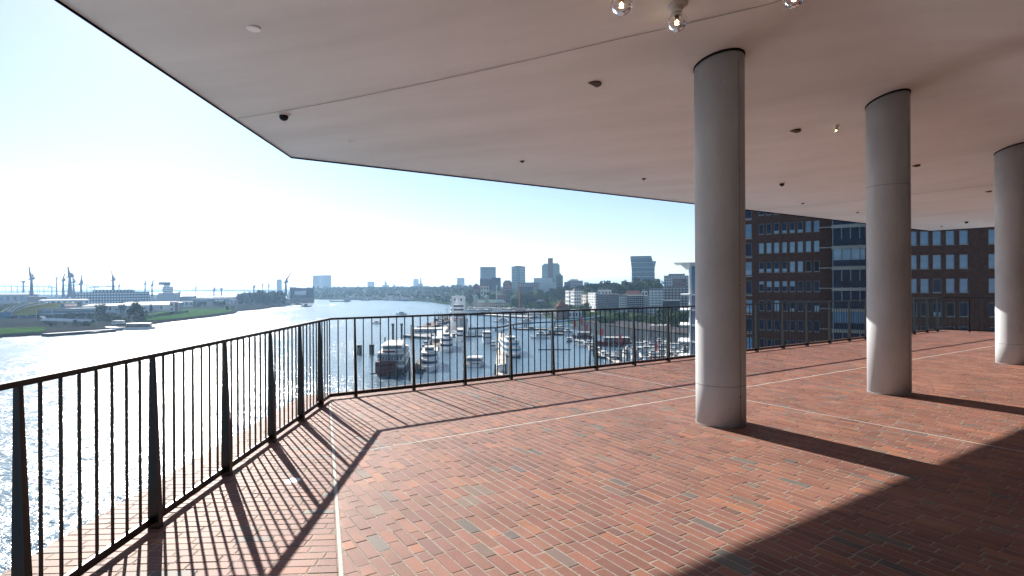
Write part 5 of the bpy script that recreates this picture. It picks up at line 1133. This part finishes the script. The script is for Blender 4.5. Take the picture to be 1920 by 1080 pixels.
# ------------------------------------------------------------------ brick office buildings on the right
M['obrick'] = mat('dark_clinker', (.098,.052,.041), .9, var=.22, scale=1.5, spec=.05); M['ostone'] = mat('pale_band', (.36,.34,.31), .7, var=.1, scale=.5, spec=.05); M['oframe'] = mat('window_frame', (.22,.25,.28), .5)
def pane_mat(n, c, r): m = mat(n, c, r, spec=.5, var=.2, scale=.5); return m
M['p_blue'] = pane_mat('pane_painted_sky', (.10,.22,.36), .06); M['p_pale'] = pane_mat('pane_with_blind', (.22,.36,.48), .12); M['p_navy'] = mat('pane_navy', (.010,.026,.062), .12, spec=.18, var=.3, scale=.7); M['p_black'] = mat('open_window', (.006,.006,.008), .3)  # blue panes carry the reflected sky as a painted base tint
def wpoint(x, Y): return Vector(((x-960)*math.cos(ROLL)/F*Y, Y, 0))
def window(t, loc, wd, ht, kind, blind):
    mb = MB(); mb.box((0, .02, 0), (wd-.10, .03, ht-.12)); w_ = mb.build('window', M[kind], t); w_.location = loc
    mb = MB(); e = .07
    mb.box((-wd/2+e/2, 0, 0), (e, .10, ht)); mb.box((wd/2-e/2, 0, 0), (e, .10, ht)); mb.box((0, 0, ht/2-e/2), (wd-2*e, .10, e)); mb.box((0, 0, -ht/2+.05), (wd-2*e, .12, .10))
    mb.build('frame', M['oframe'], w_)
    if blind:
        mb = MB()
        if blind > 0: mb.box((0, -.012, ht/2-.08-ht*blind/2), (wd-.16, .02, ht*blind))
        else: mb.box((0, -.012, -ht/2+.12+ht*-blind/2), (wd-.16, .02, ht*-blind))
        mb.build('blind', M['p_pale'], w_)
    s = MB(); s.box((0, -.06, -ht/2-.04), (wd+.06, .2, .06)); s.build('sill', M['ostone'], w_)
rnd = random.Random(9)
A0_, A1_ = wpoint(1428, 99.7), wpoint(1545, 94.2); ad = (A1_-A0_).normalized(); An = Vector((ad.y, -ad.x, 0)); AL = (A1_-A0_).length
t = thing('brick_office', 'dark brick office block with small windows and a glazed bay, behind the nearest column', 'office building', (A0_.x, A0_.y, WZ), math.atan2(ad.y, ad.x), 'dark brick offices by the terrace')
def hole_wall(m, x0, x1, z0, z1, holes, depth=.35, back=12):
    xs_ = sorted({x0, x1, *[h[0] for h in holes], *[h[1] for h in holes]}); zs_ = sorted({z0, z1, *[h[2] for h in holes], *[h[3] for h in holes]})
    inside = lambda x, z: any(h[0] < x < h[1] and h[2] < z < h[3] for h in holes)
    for i in range(len(xs_)-1):
        for j in range(len(zs_)-1):
            if not inside((xs_[i]+xs_[i+1])/2, (zs_[j]+zs_[j+1])/2): m.face([(xs_[i],0,zs_[j]), (xs_[i+1],0,zs_[j]), (xs_[i+1],0,zs_[j+1]), (xs_[i],0,zs_[j+1])])
    for a, b, c, d in holes:
        m.face([(a,0,c), (a,depth,c), (a,depth,d), (a,0,d)]); m.face([(b,0,d), (b,depth,d), (b,depth,c), (b,0,c)]); m.face([(a,0,d), (a,depth,d), (b,depth,d), (b,0,d)]); m.face([(b,0,c), (b,depth,c), (a,depth,c), (a,0,c)])
        m.face([(a,depth,c), (b,depth,c), (b,depth,d), (a,depth,d)])
    m.face([(x0,0,z0), (x0,0,z1), (x0,back,z1), (x0,back,z0)]); m.face([(x1,0,z0), (x1,back,z0), (x1,back,z1), (x1,0,z1)]); m.face([(x0,0,z1), (x1,0,z1), (x1,back,z1), (x0,back,z1)])
ZT = 68.0; FL = 3.4
rowsA = [at(1428, y, 99.7).z-WZ for y in (384, 420, 455.7, 491.5, 526.5, 562.8, 599, 635)]
rowsA = [rowsA[1]+FL-i*FL for i in range(9)]
holes = []; wins = []
for r, zt_ in enumerate(rowsA):
    for c in range(8):
        x = -.45+c*(AL/7.85); 
        if True: holes.append((x, x+.86, zt_-1.85, zt_)); wins.append((x+.43, zt_-.925, r, c))
    holes.append((-2.75, -1.6, zt_-2.3, zt_+.1)); wins.append((-2.17, zt_-1.1, r, -1))
part(t, 'wall', 'obrick', lambda m: hole_wall(m, -9.5, AL+1.35, 0, ZT, holes))
for x, z, r, c in wins:
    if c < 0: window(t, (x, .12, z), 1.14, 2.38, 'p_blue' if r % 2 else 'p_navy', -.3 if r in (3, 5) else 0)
    else:
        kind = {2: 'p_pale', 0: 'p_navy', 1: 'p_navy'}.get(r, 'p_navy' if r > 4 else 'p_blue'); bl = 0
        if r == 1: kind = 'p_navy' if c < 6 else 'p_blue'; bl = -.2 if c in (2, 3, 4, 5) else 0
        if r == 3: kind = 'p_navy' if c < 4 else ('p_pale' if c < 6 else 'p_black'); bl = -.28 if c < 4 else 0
        if r == 4: kind = 'p_navy'; bl = rnd.choice([.3, .45, .5, .25]) if c < 5 else 0
        if r == 5: bl = [0, 0, .98, 0, -.2, 0, 0, -.5][c]
        window(t, (x, .14, z), .85, 1.84, kind, bl)
for r, zt_ in enumerate(rowsA): part(t, 'balcony_ledge', 'ostone', lambda m: m.box((-2.2, -.35, zt_-2.55), (1.5, .7, .16)))
part(t, 'downpipe', 'w_dark', lambda m: (m.box((.98+1.23*2, -.03, 36), (.03, .05, 66)), m.box((AL+1.2, -.05, 36), (.10, .1, 66))))
# glazed bay
b0 = AL+1.36; bx1 = b0+6.2; proj = -2.2
part(t, 'bay_core', 'w_dark', lambda m: m.box2(b0, bx1, proj+.4, 10, 0, ZT))
for r in range(-1, 9):
    zf = rowsA[0]-.35-r*FL-1.2+.2
    part(t, 'floor_band', 'ostone', lambda m: (m.box2(b0-.05, bx1, proj-.1, proj+.6, zf-.32, zf+.18), m.box2(b0-2.1, b0-.05, -.5, -.02, zf+.0, zf+.16)))
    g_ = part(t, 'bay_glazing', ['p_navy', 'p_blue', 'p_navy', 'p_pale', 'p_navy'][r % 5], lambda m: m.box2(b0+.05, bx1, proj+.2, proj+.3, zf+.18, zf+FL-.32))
    part(g_, 'mullion', 'oframe', lambda m: [m.box2(b0+.05+i*1.25, b0+.19+i*1.25, proj+.05, proj+.19, zf+.18, zf+FL-.32) for i in range(5)])
    part(g_, 'glass_guard', 'p_navy', lambda m: m.box2(b0+.2, bx1, proj-.04, proj-.01, zf+.3, zf+1.25))
B0_, B1_ = wpoint(1710, 80), wpoint(1850, 77.7); bd = (B1_-B0_).normalized(); BLn = (B1_-B0_).length
t = thing('brick_office', 'dark brick office block with evenly spaced tall windows, right of the middle column', 'office building', (B0_.x, B0_.y, WZ), math.atan2(bd.y, bd.x), 'dark brick offices by the terrace')
rowsB = [at(1757, y, 79.2).z-WZ for y in (433, 477.2, 522, 568.5, 612)]; fb_ = (rowsB[0]-rowsB[4])/4; rowsB = [rowsB[0]+fb_-i*fb_ for i in range(8)]
colsB = [(wpoint(x, 79.2)-B0_).dot(bd) for x in (1694, 1716.5, 1736.5, 1757.5, 1779.5, 1801.8, 1849)]; colsB += [colsB[-1]+1.6*i for i in (1, 2, 3.6, 4.6)]
holes = []; wins = []
for r, zt_ in enumerate(rowsB):
    for c, x in enumerate(colsB): holes.append((x-.54, x+.54, zt_-1.98, zt_)); wins.append((x, zt_-.99, r, c))
part(t, 'wall', 'obrick', lambda m: hole_wall(m, -3.2, colsB[-1]+48, 0, ZT, holes))  # blank unseen stretch on the right, lengthened to darken the terrace
for x, z, r, c in wins:
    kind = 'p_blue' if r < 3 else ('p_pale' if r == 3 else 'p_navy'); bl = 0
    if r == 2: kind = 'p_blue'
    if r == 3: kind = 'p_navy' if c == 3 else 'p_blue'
    if r == 4: kind = 'p_black' if c == 4 else 'p_navy'; bl = -.25 if c in (3,) else 0
    window(t, (x, .14, z), 1.07, 1.97, kind, bl)
# balcony pavilion left of the nearest column
Yp = 105.0; p = wpoint(1300, Yp); q_ = px2m(1, Yp); Z = lambda y: at(1300, y, Yp).z-WZ
t = thing('glass_pavilion', 'glazed stair pavilion with broad white overhanging slabs, at the left edge of the nearest column', 'pavilion', (p.x, p.y, WZ), face_cam(p))
part(t, 'overhanging_roof', 'w_white', lambda m: (m.box2(-34*q_, 20*q_, -1, 9, Z(494), Z(492.3)), m.loft([[(-24*q_, 0, Z(494)), (20*q_, 0, Z(494)), (20*q_, 8, Z(494)), (-24*q_, 8, Z(494))], [(-13*q_, 1, Z(504)), (20*q_, 1, Z(504)), (20*q_, 7, Z(504)), (-13*q_, 7, Z(504))]])))
for i, (y, x) in enumerate(((552.6, -23), (581.5, -26), (610, -26), (641, -28), (672, -28))): part(t, 'balcony_slab', 'w_white', lambda m: m.box2(x*q_, 20*q_, -1, 7, Z(y+1.2), Z(y-1.2)))
part(t, 'white_column', 'w_white', lambda m: m.bar((-5.5*q_, -.3, -2), (-5.5*q_, -.3, Z(494)), .26, .26, 10))
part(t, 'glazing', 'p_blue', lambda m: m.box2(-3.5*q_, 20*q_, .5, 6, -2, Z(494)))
part(t, 'mullion', 'oframe', lambda m: [m.box2((-3.6+i*6)*q_, (-3.0+i*6)*q_, .38, .49, -2, Z(494)) for i in range(4)])
# ------------------------------------------------------------------ the air over the harbour
HAZE = 0.0001
mb = MB(); mb.box2(-15200, 15200, -700, 15200, WZ-1, 135)
hm = bpy.data.materials.new('haze_air'); hm.use_nodes = True; t = hm.node_tree
t.nodes.remove(t.nodes['Principled BSDF'])
pv = N(t, 'ShaderNodeVolumePrincipled'); pv.inputs['Color'].default_value = (.40,.66,1,1); pv.inputs['Density'].default_value = HAZE
pv.inputs['Anisotropy'].default_value = .35
t.links.new(pv.outputs[0], t.nodes['Material Output'].inputs['Volume'])
o = mb.build('haze', hm); o['kind'] = 'stuff'
